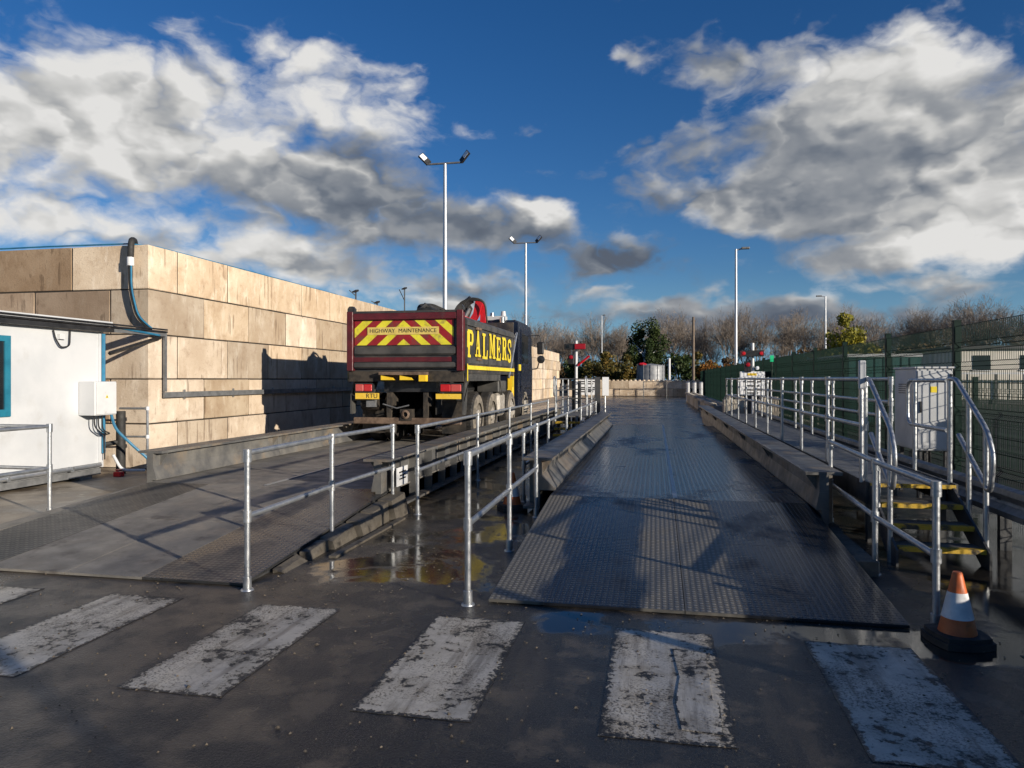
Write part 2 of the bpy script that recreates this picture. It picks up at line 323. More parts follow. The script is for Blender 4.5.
def leaf_mat(name, cols, trans=.25):
    m = bpy.data.materials.new(name); m.use_nodes = True; T = NT(m.node_tree); b = T.n['Principled BSDF']
    g = T.node('ShaderNodeNewGeometry'); rn = g.outputs['Random Per Island']
    cr = T.node('ShaderNodeValToRGB'); e = cr.color_ramp.elements
    e[0].position = 0; e[0].color = (*cols[0], 1); e[1].position = 1; e[1].color = (*cols[-1], 1)
    for i, c in enumerate(cols[1:-1]): k = e.new((i + 1) / (len(cols) - 1)); k.color = (*c, 1)
    f = T.m('ADD', T.m('MULTIPLY', rn, .6), T.m('MULTIPLY_ADD', T.noise(g.outputs['Position'], .5, 3), 1.4, -.5), clamp=True)
    T.l.new(f, cr.inputs[0]); T.l.new(cr.outputs[0], b.inputs['Base Color'])
    b.inputs['Roughness'].default_value = .6; b.inputs['Specular IOR Level'].default_value = .3
    tr = T.node('ShaderNodeBsdfTranslucent'); T.l.new(cr.outputs[0], tr.inputs[0])
    mx = T.node('ShaderNodeMixShader'); mx.inputs[0].default_value = trans
    T.l.new(b.outputs[0], mx.inputs[1]); T.l.new(tr.outputs[0], mx.inputs[2])
    T.l.new(mx.outputs[0], T.n['Material Output'].inputs[0]); MATS[name] = m
leaf_mat('leaf_green', [(.018, .032, .01), (.035, .06, .016), (.07, .085, .02)])
leaf_mat('leaf_yellow', [(.10, .11, .015), (.22, .20, .02), (.34, .28, .025)])
leaf_mat('leaf_autumn', [(.04, .05, .015), (.10, .085, .02), (.24, .14, .025)])
leaf_mat('leaf_orange', [(.10, .06, .02), (.30, .12, .02), (.42, .17, .025)])
leaf_mat('leaf_brown', [(.05, .035, .02), (.11, .075, .04), (.17, .11, .05)])

def lamp_mat(name, c, s):
    m = bpy.data.materials.new(name); m.use_nodes = True; b = NT(m.node_tree).n['Principled BSDF']
    b.inputs['Base Color'].default_value = (*c, 1); b.inputs['Roughness'].default_value = .25
    b.inputs['Emission Color'].default_value = (*c, 1); b.inputs['Emission Strength'].default_value = s; MATS[name] = m
lamp_mat('signal_red', (.26, .007, .013), .07)
lamp_mat('signal_green', (.02, .4, .17), .25)
lamp_mat('tail_red', (.42, .012, .015), .06)
lamp_mat('tail_pink', (.45, .07, .06), .06)

# ------------------------------------------------------------------ mesh helpers
class MB:
    def __init__(s): s.v = []; s.f = []
    def add(s, vs, fs):
        o = len(s.v); s.v += [Vector(q) for q in vs]; s.f += [tuple(i + o for i in f) for f in fs]; return s
    def hexa(s, p):     # 8 points: bottom ring 0-3, top ring 4-7
        return s.add(p, [(3, 2, 1, 0), (4, 5, 6, 7), (0, 1, 5, 4), (1, 2, 6, 5), (2, 3, 7, 6), (3, 0, 4, 7)])
    def box(s, x0, x1, y0, y1, z0, z1, b=0.):
        x0, x1 = sorted((x0, x1)); y0, y1 = sorted((y0, y1)); z0, z1 = sorted((z0, z1))
        if not b:
            return s.hexa([(x0, y0, z0), (x1, y0, z0), (x1, y1, z0), (x0, y1, z0), (x0, y0, z1), (x1, y0, z1), (x1, y1, z1), (x0, y1, z1)])
        vs = []; sg = [(-1, -1), (1, -1), (1, 1), (-1, 1)]
        cx, cy, hx, hy = (x0 + x1) / 2, (y0 + y1) / 2, (x1 - x0) / 2, (y1 - y0) / 2
        rings = []
        for z, ins in ((z0, b), (z0 + b, 0), (z1 - b, 0), (z1, b)):
            r = []
            for a, c in sg:
                bx, by = (hx - ins), (hy - ins); k = b if not ins else b * .3
                pts = [(cx + a * (bx - k), cy + c * by), (cx + a * bx, cy + c * (by - k))]
                if a * c > 0: pts.reverse()
                r += [(q[0], q[1], z) for q in pts]
            rings.append(r)
        o = []
        for r in rings: o += r
        fs = [tuple(range(7, -1, -1)), tuple(range(24, 32))]
        for i in range(3):
            for j in range(8): fs.append((i * 8 + j, i * 8 + (j + 1) % 8, i * 8 + 8 + (j + 1) % 8, i * 8 + 8 + j))
        return s.add(o, fs)
    def tube(s, pts, r, n=8, cap=True):
        pts = [Vector(p) for p in pts]; rs = r if isinstance(r, (list, tuple)) else [r] * len(pts)
        vs = []; fs = []; up = None
        for i, p in enumerate(pts):
            t = (pts[min(i + 1, len(pts) - 1)] - pts[max(i - 1, 0)]).normalized()
            if up is None: up = Vector((0, 0, 1)) if abs(t.z) < .9 else Vector((1, 0, 0))
            a = t.cross(up)
            if a.length < 1e-4: a = t.cross(Vector((0, 1, 0)))
            a.normalize(); bb = a.cross(t).normalized(); up = bb
            vs += [p + (a * math.cos(2 * math.pi * k / n) + bb * math.sin(2 * math.pi * k / n)) * rs[i] for k in range(n)]
        for i in range(len(pts) - 1):
            for k in range(n): fs.append((i * n + k, i * n + (k + 1) % n, (i + 1) * n + (k + 1) % n, (i + 1) * n + k))
        if cap: fs += [tuple(range(n - 1, -1, -1)), tuple((len(pts) - 1) * n + k for k in range(n))]
        return s.add(vs, fs)
    def lathe(s, prof, o=(0, 0, 0), axis='Z', n=24, closed=False):
        vs = []; fs = []; o = Vector(o)
        for (r, h) in prof:
            for k in range(n):
                a = 2 * math.pi * k / n; c, d = r * math.cos(a), r * math.sin(a)
                vs.append(o + (Vector((c, d, h)) if axis == 'Z' else Vector((h, c, d)) if axis == 'X' else Vector((d, h, c))))
        m = len(prof)
        for i in range(m if closed else m - 1):
            for k in range(n): fs.append((i * n + k, i * n + (k + 1) % n, ((i + 1) % m) * n + (k + 1) % n, ((i + 1) % m) * n + k))
        return s.add(vs, fs)
    def prism(s, poly, axis, a, b):     # poly: 2-D outline, extruded along axis from a to b
        n = len(poly)
        def P(u, w, t): return {'X': (t, u, w), 'Y': (u, t, w), 'Z': (u, w, t)}[axis]
        vs = [P(u, w, a) for u, w in poly] + [P(u, w, b) for u, w in poly]
        return s.add(vs, [tuple(range(n - 1, -1, -1)), tuple(range(n, 2 * n))] + [(i, (i + 1) % n, n + (i + 1) % n, n + i) for i in range(n)])
    def mesh(s, name, off=(0, 0, 0)):
        me = bpy.data.meshes.new(name); o = Vector(off)
        me.from_pydata([tuple(q - o) for q in s.v], [], s.f)
        import bmesh
        bm = bmesh.new(); bm.from_mesh(me); bmesh.ops.recalc_face_normals(bm, faces=bm.faces); bm.to_mesh(me); bm.free()
        return me
    def build(s, name, mat, parent=None, smooth=False):
        off = root_loc(parent) if parent else (0, 0, 0)
        me = s.mesh(name, off); me.materials.append(MATS[mat])
        if smooth:
            for p in me.polygons: p.use_smooth = True
            try: me.set_sharp_from_angle(angle=R(40))
            except Exception: pass
        o = bpy.data.objects.new(name, me); col.objects.link(o)
        if parent: o.parent = parent
        return o

LOC = {}
def root_loc(o):
    while o.parent: o = o.parent
    return LOC.get(o.name, Vector((0, 0, 0)))
def thing(name, label, cat, loc=(0, 0, 0), group=None):
    o = bpy.data.objects.new(name, None); col.objects.link(o); o.location = loc; o.empty_display_size = .2
    LOC[o.name] = Vector(loc); o['label'] = label; o['category'] = cat
    if group: o['group'] = group
    return o
def tag(o, label, cat, group=None):
    o['label'] = label; o['category'] = cat
    if group: o['group'] = group
    return o
def struct(o): o['kind'] = 'structure'; return o
def B(parent, name, mat, *dims, b=0.): return MB().box(*dims, b=b).build(name, mat, parent)
def link_mesh(name, me, parent, loc, rot=(0, 0, 0), scale=(1, 1, 1)):
    o = bpy.data.objects.new(name, me); col.objects.link(o); o.parent = parent; o.location = loc; o.rotation_euler = rot; o.scale = scale; return o
def text_part(body, name, mat, parent, loc, rot, size, depth=.002, sx=1., align='CENTER', bold=0.):
    cu = bpy.data.curves.new('txt', 'FONT'); cu.body = body; cu.size = size; cu.extrude = depth; cu.align_x = align; cu.align_y = 'CENTER'; cu.offset = bold; cu.resolution_u = 3
    t = bpy.data.objects.new('txt', cu); col.objects.link(t)
    me = bpy.data.meshes.new_from_object(t.evaluated_get(bpy.context.evaluated_depsgraph_get()))
    bpy.data.objects.remove(t); bpy.data.curves.remove(cu)
    me.materials.clear(); me.materials.append(MATS[mat])
    o = bpy.data.objects.new(name, me); col.objects.link(o); o.parent = parent
    o.location = Vector(loc) - root_loc(parent); o.rotation_euler = rot; o.scale = (sx, 1, 1)
    return o

# ------------------------------------------------------------------ ground
g = MB(); S = 900
xs = [-S, -60, -20, 20, 60, S]; ys = [-S, -40, 0, 30, 80, S]
g.add([(x, y, 0) for y in ys for x in xs], [(j * 6 + i, j * 6 + i + 1, j * 6 + i + 7, j * 6 + i + 6) for j in range(5) for i in range(5)])
yard = struct(g.build('yard_ground', 'wet_asphalt'))
ap = MB().add([(-16, -4, .006), (-6.72, -4, .006), (-6.72, 70, .006), (-16, 70, .006)], [(0, 1, 2, 3)])
struct(ap.build('concrete_apron', 'yard_concrete'))
MATS['grass'] = pm('grass', (.010, .011, .008), (.022, .02, .014), 1.5, (.8, .95), 0, .6, 30)
gr = MB().add([(4.6, -20, .006), (120, -20, .006), (120, 400, .006), (4.6, 400, .006)], [(0, 1, 2, 3)]); struct(gr.build('verge', 'grass'))
gr = MB().add([(-200, 68, .006), (4.6, 68, .006), (4.6, 400, .006), (-200, 400, .006)], [(0, 1, 2, 3)]); struct(gr.build('rough_grass', 'grass'))
# crossing stripes: thin thermoplastic with ragged edges
for k, cx in enumerate((-4.86, -3.67, -2.44, -1.14, .05, 1.19, 2.37)):
    m = MB(); out = []
    rnd = random.Random(k); h = .3
    def edge(p, q, n):
        for i in range(n):
            t = i / n; jx = rnd.uniform(-.004, .004); jy = rnd.uniform(-.006, .006)
            out.append((p[0] + (q[0] - p[0]) * t + jx, p[1] + (q[1] - p[1]) * t + jy))
    edge((cx - h, 3.2), (cx + h, 3.2), 8); edge((cx + h, 3.2), (cx + h, 4.6), 16); edge((cx + h, 4.6), (cx - h, 4.6), 8); edge((cx - h, 4.6), (cx - h, 3.2), 16)
    m.prism(out, 'Z', .001, .003); m.build('crossing_stripe', 'worn_line_paint', yard)
# torn overlay patch lying on one stripe
m = MB(); m.prism([(.12, 3.32), (.30, 3.3), (.31, 3.6), (.28, 3.66), (.29, 4.28), (.10, 4.3), (.13, 3.9), (.1, 3.6)], 'Z', .0035, .007); m.build('paint_patch', 'worn_line_paint', yard)
# loose grit and dead leaves trodden into the yard
m = MB()
for i in range(1500):
    if i < 900: x, y = random.uniform(-6, 4), random.uniform(2.6, 5.0)
    else: x, y = random.uniform(-3, -1.25), random.uniform(5, 9)
    if -3.0 < x < -1.3 and y > 5.3 and random.random() < .6: continue
    a = random.uniform(0, 6.28); r = random.uniform(.003, .011) * (1 if random.random() < .93 else 1.8); h = r * random.uniform(.3, .8)
    c, s_ = math.cos(a) * r, math.sin(a) * r
    m.add([(x + c, y + s_, .004), (x - s_ * .8, y + c * .8, .004), (x - c, y - s_, .004), (x + s_ * .7, y - c * .7, .004), (x, y, .005 + h)], [(0, 1, 4), (1, 2, 4), (2, 3, 4), (3, 0, 4)])
pm('grit', (.05, .04, .03), (.2, .16, .11), 30, (.7, .9))
o = m.build('grit', 'grit'); o['kind'] = 'stuff'; o['label'] = 'grit and leaf scraps scattered over the wet yard'; o['category'] = 'grit'

# ------------------------------------------------------------------ concrete block walls
RB = random.Random(77)
def block_mesh(L, D=.8, H=.8, mat='block_concrete', stud=False):
    m = MB(); e = .013
    m.box(e, L - e, e, D - e, e, H - e, b=.008)
    for q in m.v: q += Vector((RB.uniform(-.003, .003), RB.uniform(-.003, .003), RB.uniform(-.004, .004)))
    if stud:
        n = int(round(L / .4))
        for i in range(n):
            cx = (i + .5) * L / n
            for cy in (.2, .6):
                m.lathe([(.0001, H + .09), (.11, H + .09), (.135, H + .02), (.135, H - .02)], (cx, cy, 0), 'Z', 8)
    me = m.mesh('block'); me.materials.append(MATS[mat]); return me
def jitter(): return random.uniform(-.003, .003)
wall = thing('block_wall', 'tall tan concrete block wall running beside the truck with a returned corner', 'block wall', (-8.8, 11.07, 0))
bfs = [block_mesh(1.6) for _ in range(7)]; bh = block_mesh(.8)
br = block_mesh(1.6, mat='brown_block')
for row in range(5):
    z = row * .8; off = (row % 2 == 0)         # rows 0,2,4 start with a half
    y = 0.
    if off: # end block of the return wall shows its end in this face
        link_mesh('block', RB.choice(bfs), wall, (-1.6, jitter(), z)); y = .8
    else:
        link_mesh('block', bh, wall, (-.8, jitter(), z))
        x = -.8
    while y < 54.5:
        o = link_mesh('block', RB.choice(bfs), wall, (jitter(), y, z), (0, 0, R(90) + random.uniform(-.0012, .0012))); y += 1.6
    x = -1.6 if off else -.8
    while x > -5.5:
        if not (not off and x == -.8 and False):
            link_mesh('block', br, wall, (x - 1.6, jitter(), z), (0, 0, random.uniform(-.0012, .0012)))
        x -= 1.6
MATS['joint'] = pm('joint', (.018, .015, .012), (.035, .028, .02), 6, (.9, 1))
B(wall, 'joint_filling', 'joint', -9.56, -8.826, 11.096, 65.9, .02, 3.98)
B(wall, 'joint_filling', 'joint', -14.9, -9.561, 11.096, 11.83, .02, 3.98)
far = thing('low_block_wall', 'low tan block wall with studded top across the far end of the yard', 'block wall', (-8.0, 66.0, 0))
bs = block_mesh(1.6, H=.72, stud=True); bp = block_mesh(1.6, H=.72)
for row in range(2):
    B(far, 'joint_filling', 'joint', -7.95, 3.9, 66.04, 66.76, row * .72 + .02, row * .72 + .7)
    for i in range(7):
        link_mesh('block', bs if row == 1 else bp, far, (i * 1.6 + (.8 if row else 0), jitter(), row * .72))
# low studded barrier blocks beyond the right weighbridge
bars = thing('barrier_row', 'row of low concrete barrier blocks continuing the right weighbridge edge', 'barrier', (2.15, 27.5, 0))
bsm = block_mesh(1.6, .6, .6, 'pale_block', True)
for i in range(14):
    if i == 5: continue
    link_mesh('block', bsm, bars, (.6 + jitter(), i * 1.68, 0), (0, 0, R(90)))
bars2 = thing('barrier_end', 'pale sunlit studded blocks closing the end of the right walkway', 'barrier', (2.3, 26.3, 0))
for r_ in range(1):
    for i in range(2): link_mesh('block', bsm, bars2, (i * 1.62 + .1, jitter(), .28))
B(bars2, 'plinth', 'concrete', 2.3, 5.6, 26.35, 26.85, 0, .28)

# ------------------------------------------------------------------ weighbridges
DZ = .28
def lerp(a, b, t): return a + (b - a) * t
def weighbridge(label, x0, x1, ya, cols, mats, y_end):
    """x0..x1 deck, ramp from ya to 8.0, deck to y_end and a ramp off again"""
    wb = thing('weighbridge', label, 'weighbridge', ((x0 + x1) / 2, ya, 0))
    yb = 8.0; g = .003
    def zr(y): return .025 + (DZ - .025) * (y - ya) / (yb - ya)
    for (c0, c1, mt) in cols:
        rows = ((ya, (ya + yb) / 2), ((ya + yb) / 2, yb))
        for (a, b) in rows:
            m = MB(); a2, b2 = a + g, b - g; t = .02
            m.hexa([(c0 + g, a2, zr(a2) - t), (c1 - g, a2, zr(a2) - t), (c1 - g, b2, zr(b2) - t), (c0 + g, b2, zr(b2) - t),
                    (c0 + g, a2, zr(a2)), (c1 - g, a2, zr(a2)), (c1 - g, b2, zr(b2)), (c0 + g, b2, zr(b2))])
            m.build('ramp_plate', mt, wb)
    # ramp body under the plates
    m = MB(); m.prism([(ya + .02, .0), (yb, .0), (yb, DZ - .03), (ya + .02, .004)], 'X', x0 + .03, x1 - .03); m.build('ramp_bed', 'dark_steel', wb)
    n = 4; L = (y_end - yb) / n; xm = (x0 + x1) / 2
    for i in range(n):
        for (a, b, mt) in ((x0, xm, mats[0]), (xm, x1, mats[1])):
            B(wb, 'deck_plate', mt, a + g, b - g, yb + i * L + g, yb + (i + 1) * L - g, DZ - .02, DZ)
    B(wb, 'centre_seam', 'galv', xm - .022, xm + .022, yb + .02, y_end - .02, DZ + .003, DZ + .012)
    B(wb, 'deck_frame', 'dark_steel', x0 + .02, x1 - .02, yb + .005, y_end, .05, DZ - .024)
    m = MB(); m.prism([(y_end, 0), (y_end + 3, 0), (y_end + 3, .01), (y_end, DZ)], 'X', x0 + .02, x1 - .02); m.build('exit_ramp', mats[0], wb)
    return wb
def side_beam(wb, x, s, y0, y1, z0=.06, toe=.20):
    """edge beam; s=+1 has its deck on the +X side. Flat top flange, web, sloping toe plate and stiffeners"""
    o = [(x - s * .17, .66), (x + s * .15, .66), (x + s * .15, .625), (x + s * .02, .61), (x + s * .02, .44), (x + s * .17, DZ + .01), (x + s * .15, DZ - .0), (x - s * .02, .40), (x - s * .02, z0 + .05), (x - s * .17, z0 + .03), (x - s * .17, z0), (x - s * .02, z0 - .03), (x - s * .035, .61), (x - s * .17, .63)]
    m = MB(); L = 3.1; y = y0; i = 0
    while y < y1 - .2:
        e = min(y + L, y1)
        q = MB(); q.prism([(x - s * .18, .665), (x + s * .17, .665), (x + s * .17, .635), (x - s * .18, .635)], 'Y', y + .004, e - .004); q.build('top_flange', 'beam_steel', wb)
        q = MB(); q.prism([(x - s * .05, .634), (x + s * .04, .634), (x + s * .04, .46), (x - s * .05, .46)], 'Y', y + .006, e - .006)
        q.prism([(x - s * .05, .459), (x + s * .04, .459), (x + s * toe, DZ + .03), (x + s * toe, DZ + .006), (x - s * .05, DZ + .006)], 'Y', y + .005, e - .005)
        q.prism([(x - s * .05, DZ + .004), (x + s * .02, DZ + .004), (x + s * .02, z0), (x - s * .05, z0)], 'Y', y + .005, e - .005)
        q.build('web', 'beam_steel', wb)
        q = MB(); q.prism([(x - s * .18, z0 + .03), (x - s * .051, z0 + .03), (x - s * .051, z0), (x - s * .18, z0)], 'Y', y + .004, e - .004); q.build('bottom_flange', 'beam_steel', wb)
        k = y + .35
        while k < e - .1:
            q = MB(); q.box(min(x - s * .16, x - s * .052), max(x - s * .16, x - s * .052), k - .008, k + .008, z0 + .032, .632); q.build('stiffener', 'beam_steel', wb)
            k += .62
        for kk in (y + .15, e - .15):
            q = MB(); q.prism([(x + s * .041, .63), (x + s * .15, .63), (x + s * .041, .47)], 'Y', kk - .006, kk + .006); q.build('gusset', 'beam_steel', wb)
        y += L; i += 1

xa, xb = -1.17, 1.6
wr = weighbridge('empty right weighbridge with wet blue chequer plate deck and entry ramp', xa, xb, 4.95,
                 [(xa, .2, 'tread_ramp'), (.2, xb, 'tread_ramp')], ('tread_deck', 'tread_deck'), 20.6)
side_beam(wr, -1.36, 1, 8.3, 20.2); side_beam(wr, 1.66, -1, 7.6, 26.0, toe=.07)
xc, xd = -6.35, -3.1
wl = weighbridge('left weighbridge carrying the truck with concrete and chequer plate ramp', xc, xd, 4.95,
                 [(xc, -5.5, 'tread_dry'), (-5.5, -4.72, 'ramp_concrete'), (-4.72, -4.0, 'ramp_concrete'), (-4.0, xd, 'tread_wet')], ('ramp_concrete', 'ramp_concrete'), 23.5)
side_beam(wl, -6.42, 1, 8.1, 23.3, toe=.09); side_beam(wl, -3.17, -1, 7.78, 23.3, toe=.07)
# notice on the end of the beam
B(wl, 'notice_plate', 'white_paint', -2.985, -2.972, 7.92, 8.28, .33, .55)
for i, (w_, z) in enumerate(((.12, .49), (.09, .45), (.11, .41))): B(wl, 'printed_line', 'print_black', -2.9715, -2.970, 8.1 - w_, 8.1 + w_, z - .009, z + .009)
# concrete flank left of the left ramp and broken haunching blocks on its right
m = MB(); m.hexa([(-6.9, 4.9, .002), (xc - .01, 4.9, .002), (xc - .01, 8.05, .002), (-6.7, 8.05, .002), (-6.72, 4.95, .012), (xc - .01, 4.95, .03), (xc - .01, 8.05, DZ - .01), (-6.5, 8.05, DZ - .04)])
m.build('concrete_flank', 'concrete', wl)
y = 5.35
for i, (L, w) in enumerate(((.42, .1), (.36, .13), (.55, .16), (.33, .2), (.45, .18), (.5, .22))):
    z = .03 + .085 * (y + L / 2 - 4.95)
    m = MB(); j = lambda a=.02: random.uniform(-a, a)
    m.hexa([(xd + .01, y, 0), (xd + w + j(), y + j(), 0), (xd + w + j(), y + L + j(), 0), (xd + .01, y + L, 0), (xd + .01, y, z - .05), (xd + w * .8 + j(), y + j(), z - .07 + j()), (xd + w * .8 + j(), y + L - .03 + j(), z - .03 + j()), (xd + .01, y + L - .02, z - .02)])
    m.build('haunch_block', 'old_concrete', wl); y += L + .03
B(wl, 'footing', 'old_concrete', xd + .24, xd + .31, 5.9, 7.7, 0, .02)
B(wr, 'footing', 'old_concrete', xb + .005, xb + .17, 6.2, 7.55, 0, .12)

# ------------------------------------------------------------------ handrails
def bend(pts, r=.07, n=4):
    """round the corners of a polyline"""
    P = [Vector(p) for p in pts]; o = [P[0]]
    for i in range(1, len(P) - 1):
        a = (P[i - 1] - P[i]); b = (P[i + 1] - P[i]); rr = min(r, a.length * .45, b.length * .45)
        p0 = P[i] + a.normalized() * rr; p1 = P[i] + b.normalized() * rr
        for k in range(n + 1):
            t = k / n; o.append(p0 * (1 - t) ** 2 + P[i] * 2 * t * (1 - t) + p1 * t * t)
    o.append(P[-1]); return o
TR = .0225
def rail_run(par, posts, zt, mids, mat='galv', ends=True, base=True):
    """posts: (x, y, zbase); one tube each, clamp fittings at every joint"""
    top = []
    for i, (x, y, z) in enumerate(posts):
        MB().tube([(x, y, z), (x, y, zt)], TR, 10).build('post', mat, par, True)
        f = MB(); f.tube([(x, y, zt - .07), (x, y, zt + .028)], TR * 1.42, 10)
        f.build('clamp_fitting', mat, par, True)
        for mz in mids: MB().tube([(x, y, mz - .045), (x, y, mz + .045)], TR * 1.42, 10).build('clamp_fitting', mat, par, True)
        if base:
            f = MB(); f.tube([(x, y, z), (x, y, z + .1)], TR * 1.45, 10); f.lathe([(.0001, .012), (.046, .01), (.05, 0)], (x, y, z), 'Z', 12); f.build('foot_flange', mat, par, True)
        top.append((x, y))
    for nm, z in [('top_rail', zt)] + [('mid_rail', q) for q in mids]:
        for a, b in zip(top[:-1], top[1:]): pass
        MB().tube([(x, y, z) for x, y in top], TR * .99, 10).build(nm, mat, par, True)
def guard(label, posts, zt, mids, group=None, mat='galv'):
    t = thing('guard_rail', label, 'guard rail', posts[0], group); rail_run(t, posts, zt, mids, mat); return t
guard('galvanised guard rail along the right side of the left ramp', [(-3.03, 4.88, 0), (-3.08, 6.42, 0), (-3.1 + .06, 7.95, 0)], 1.04, [.56])
guard('galvanised guard rail in the middle foreground along the left edge of the right ramp', [(-1.3, 4.87, 0), (-1.33, 6.48, 0), (-1.35, 8.12, 0)], 1.06, [.57])
guard('galvanised guard rail beside the right ramp with a traffic cone at its foot', [(1.76, 4.98, 0), (1.77, 6.3, 0), (1.86, 8.2, 0)], .92, [.47])
guard('long guard rail outside the beam beside the truck', [(-2.75, 8.0, 0), (-2.75, 10.9, 0), (-2.75, 13.4, 0), (-2.75, 15.8, 0), (-2.75, 18.4, 0)], 1.03, [.52])
guard('long low guard rail behind the left edge beam of the right weighbridge', [(-1.68, 9.1, 0), (-1.68, 11.3, 0), (-1.68, 13.7, 0), (-1.68, 16.4, 0), (-1.68, 18.8, 0), (-1.68, 20.6, 0)], .93, [.48])
t = thing('guard_rail', 'corner guard rail in front of the white cabin at the far left', 'guard rail', (-6.92, 7.05, 0))
rail_run(t, [(-6.92, 7.05, 0), (-6.92, 5.4, 0), (-6.92, 3.8, 0)], 1.05, [.56]); 
for z in (1.045, .555): MB().tube([(-6.95, 7.06, z), (-8.76, 7.06, z)], TR * .97, 10).build('return_rail', 'galv', t, True)

# ------------------------------------------------------------------ right walkway, stair, armco
WZ = .6; wx0, wx1 = 2.02, 2.76
wk = thing('raised_walkway', 'raised steel walkway with handrails and yellow edged stair beside the right weighbridge', 'walkway', (2.44, 6.7, 0))
for i in range(14):
    y0 = 7.36 + i * 1.0
    B(wk, 'deck_grating', 'grating', wx0, wx1, y0 + .006, y0 + .994, WZ - .035, WZ)
for x in (wx0 - .03, wx1 + .005): B(wk, 'side_channel', 'dark_steel', x, x + .025, 7.36, 21.36, WZ - .2, WZ + .012)
for i in range(6):
    for x in (wx0 + .02, wx1 - .1): B(wk, 'support_leg', 'dark_steel', x, x + .08, 7.5 + i * 2.7, 7.58 + i * 2.7, 0, WZ - .037)
sy = [6.66, 6.89, 7.12, 7.345]
for i in range(4):
    z = .155 + i * .148; y0 = sy[i]
    if i == 3: B(wk, 'stair_nosing', 'worn_yellow', wx0 + .0, wx1, y0 - .02, y0 + .012, z - .03, z + .006); continue
    tr = B(wk, 'stair_tread', 'grating', wx0 + .03, wx1 - .03, y0, y0 + .24, z - .03, z)
    MB().box(wx0 + .03, wx1 - .03, y0 - .03, y0 + .035, z - .034, z + .006).build('nosing', 'worn_yellow', tr)
for x in (wx0 - .005, wx1 - .028): 
    m = MB(); m.prism([(6.58, .0), (6.74, .0), (7.44, .43), (7.44, .60), (7.36, .60), (6.58, .14)], 'X', x, x + .02); m.build('stringer', 'dark_steel', wk)
ip = [7.5, 9.05, 10.6, 12.15, 13.7, 15.25, 16.8, 18.35, 19.9, 21.3]
rail_run(wk, [(wx0, y, WZ) for y in ip], 1.6, [1.14], base=False)
rail_run(wk, [(wx1 + .03, y, WZ) for y in [9.3] + ip[2:]], 1.6, [1.32, 1.14], base=False)
rail_run(wk, [(wx0, 21.3, WZ), (wx1 + .03, 21.3, WZ)], 1.6, [1.14], base=False)
# stair handrails: sloping tubes that curl down to the ground
for x in (wx0 - .005, wx1 + .01):
    MB().tube(bend([(x, 7.5, 1.6), (x, 7.36, 1.6), (x, 6.72, 1.16), (x, 6.6, .95), (x, 6.66, .62), (x, 7.3, 1.08)], .1), TR, 10).build('stair_rail', 'galv', wk, True)
    for y, z1 in ((6.74, 1.16), (7.08, 1.40)): MB().tube([(x, y, .0 if y < 6.9 else .30), (x, y, z1)], TR, 10).build('stair_post', 'galv', wk, True)
    MB().tube([(x, 7.5, .5), (x, 7.5, 1.6)], TR, 10).build('stair_post', 'galv', wk, True)
# side loop guard on the outer edge by the cabinet
MB().tube(bend([(wx1 + .03, 7.62, 1.585), (wx1 + .03, 8.72, 1.585), (wx1 + .03, 8.72, 1.1), (wx1 + .03, 7.62, 1.1)], .12), TR * .95, 10).build('loop_rail', 'galv', wk, True)
MB().tube([(wx1 + .03, 8.5, WZ), (wx1 + .03, 8.5, 1.58)], TR, 10).build('post', 'galv', wk, True)
rd = thing('card_reader', 'slim grey card reader plate on the walkway post at the stair head', 'card reader', (1.99, 7.42, .6))
B(rd, 'plate', 'grey_box', 1.94, 2.0, 7.40, 7.455, 1.5, 1.78, b=.008)
MB().tube([(1.965, 7.43, .6), (1.965, 7.43, 1.5)], .02, 8).build('stem', 'galv', rd, True)

arm = thing('crash_barrier', 'dull grey steel crash barrier between the walkway and the green fence', 'crash barrier', (3.15, -4, 0))
prof = [(.0, .62), (.05, .60), (.06, .55), (.0, .50), (-.015, .475), (.0, .45), (.06, .40), (.05, .345), (.0, .325)]
y = -4.0
while y < 25:
    m = MB(); q = [(3.15 - u, w) for u, w in prof]; q2 = [(a + .004, b) for a, b in q]
    m.prism(q + q2[::-1], 'Y', y, y + 3.2 - .004); m.build('rail_section', 'galv_dull', arm)
    for k in (.2, 1.8): B(arm, 'support_post', 'dark_steel', 3.16, 3.26, y + k, y + k + .06, 0, .58)
    y += 3.2

cab = thing('control_cabinet', 'tall pale grey electrical cabinet standing between walkway and fence', 'cabinet', (3.65, 10.8, 0))
B(cab, 'case', 'grey_box', 3.43, 3.88, 10.4, 11.25, .64, 1.74, b=.01)
B(cab, 'door', 'grey_box', 3.45, 3.86, 10.388, 10.3985, .67, 1.71)
B(cab, 'roof_cap', 'grey_box', 3.41, 3.90, 10.375, 11.27, 1.742, 1.765)
B(cab, 'side_door', 'grey_box', 3.418, 3.4285, 10.43, 11.22, .67, 1.6)
for x in (3.47, 3.80):
    for y in (10.45, 11.15): B(cab, 'leg', 'dark_steel', x, x + .05, y, y + .05, 0, .639)
for z in (.8, 1.2, 1.6): B(cab, 'hinge', 'dark_steel', 3.842, 3.862, 10.37, 10.387, z, z + .07)
for i in range(5): B(cab, 'vent_slot', 'dark_steel', 3.4145, 3.4175, 10.6, 11.05, 1.4 + i * .03, 1.412 + i * .03)
B(cab, 'label_plate', 'letter_yellow', 3.6, 3.68, 10.3845, 10.3875, 1.42, 1.5)
B(cab, 'handle', 'black_plastic', 3.47, 3.49, 10.365, 10.387, 1.15, 1.3)
for x in (3.56, 3.63, 3.7): MB().tube([(x, 10.7, .639), (x, 10.7, .3), (x + .02, 10.72, 0)], .018, 6).build('cable', 'black_plastic', cab)

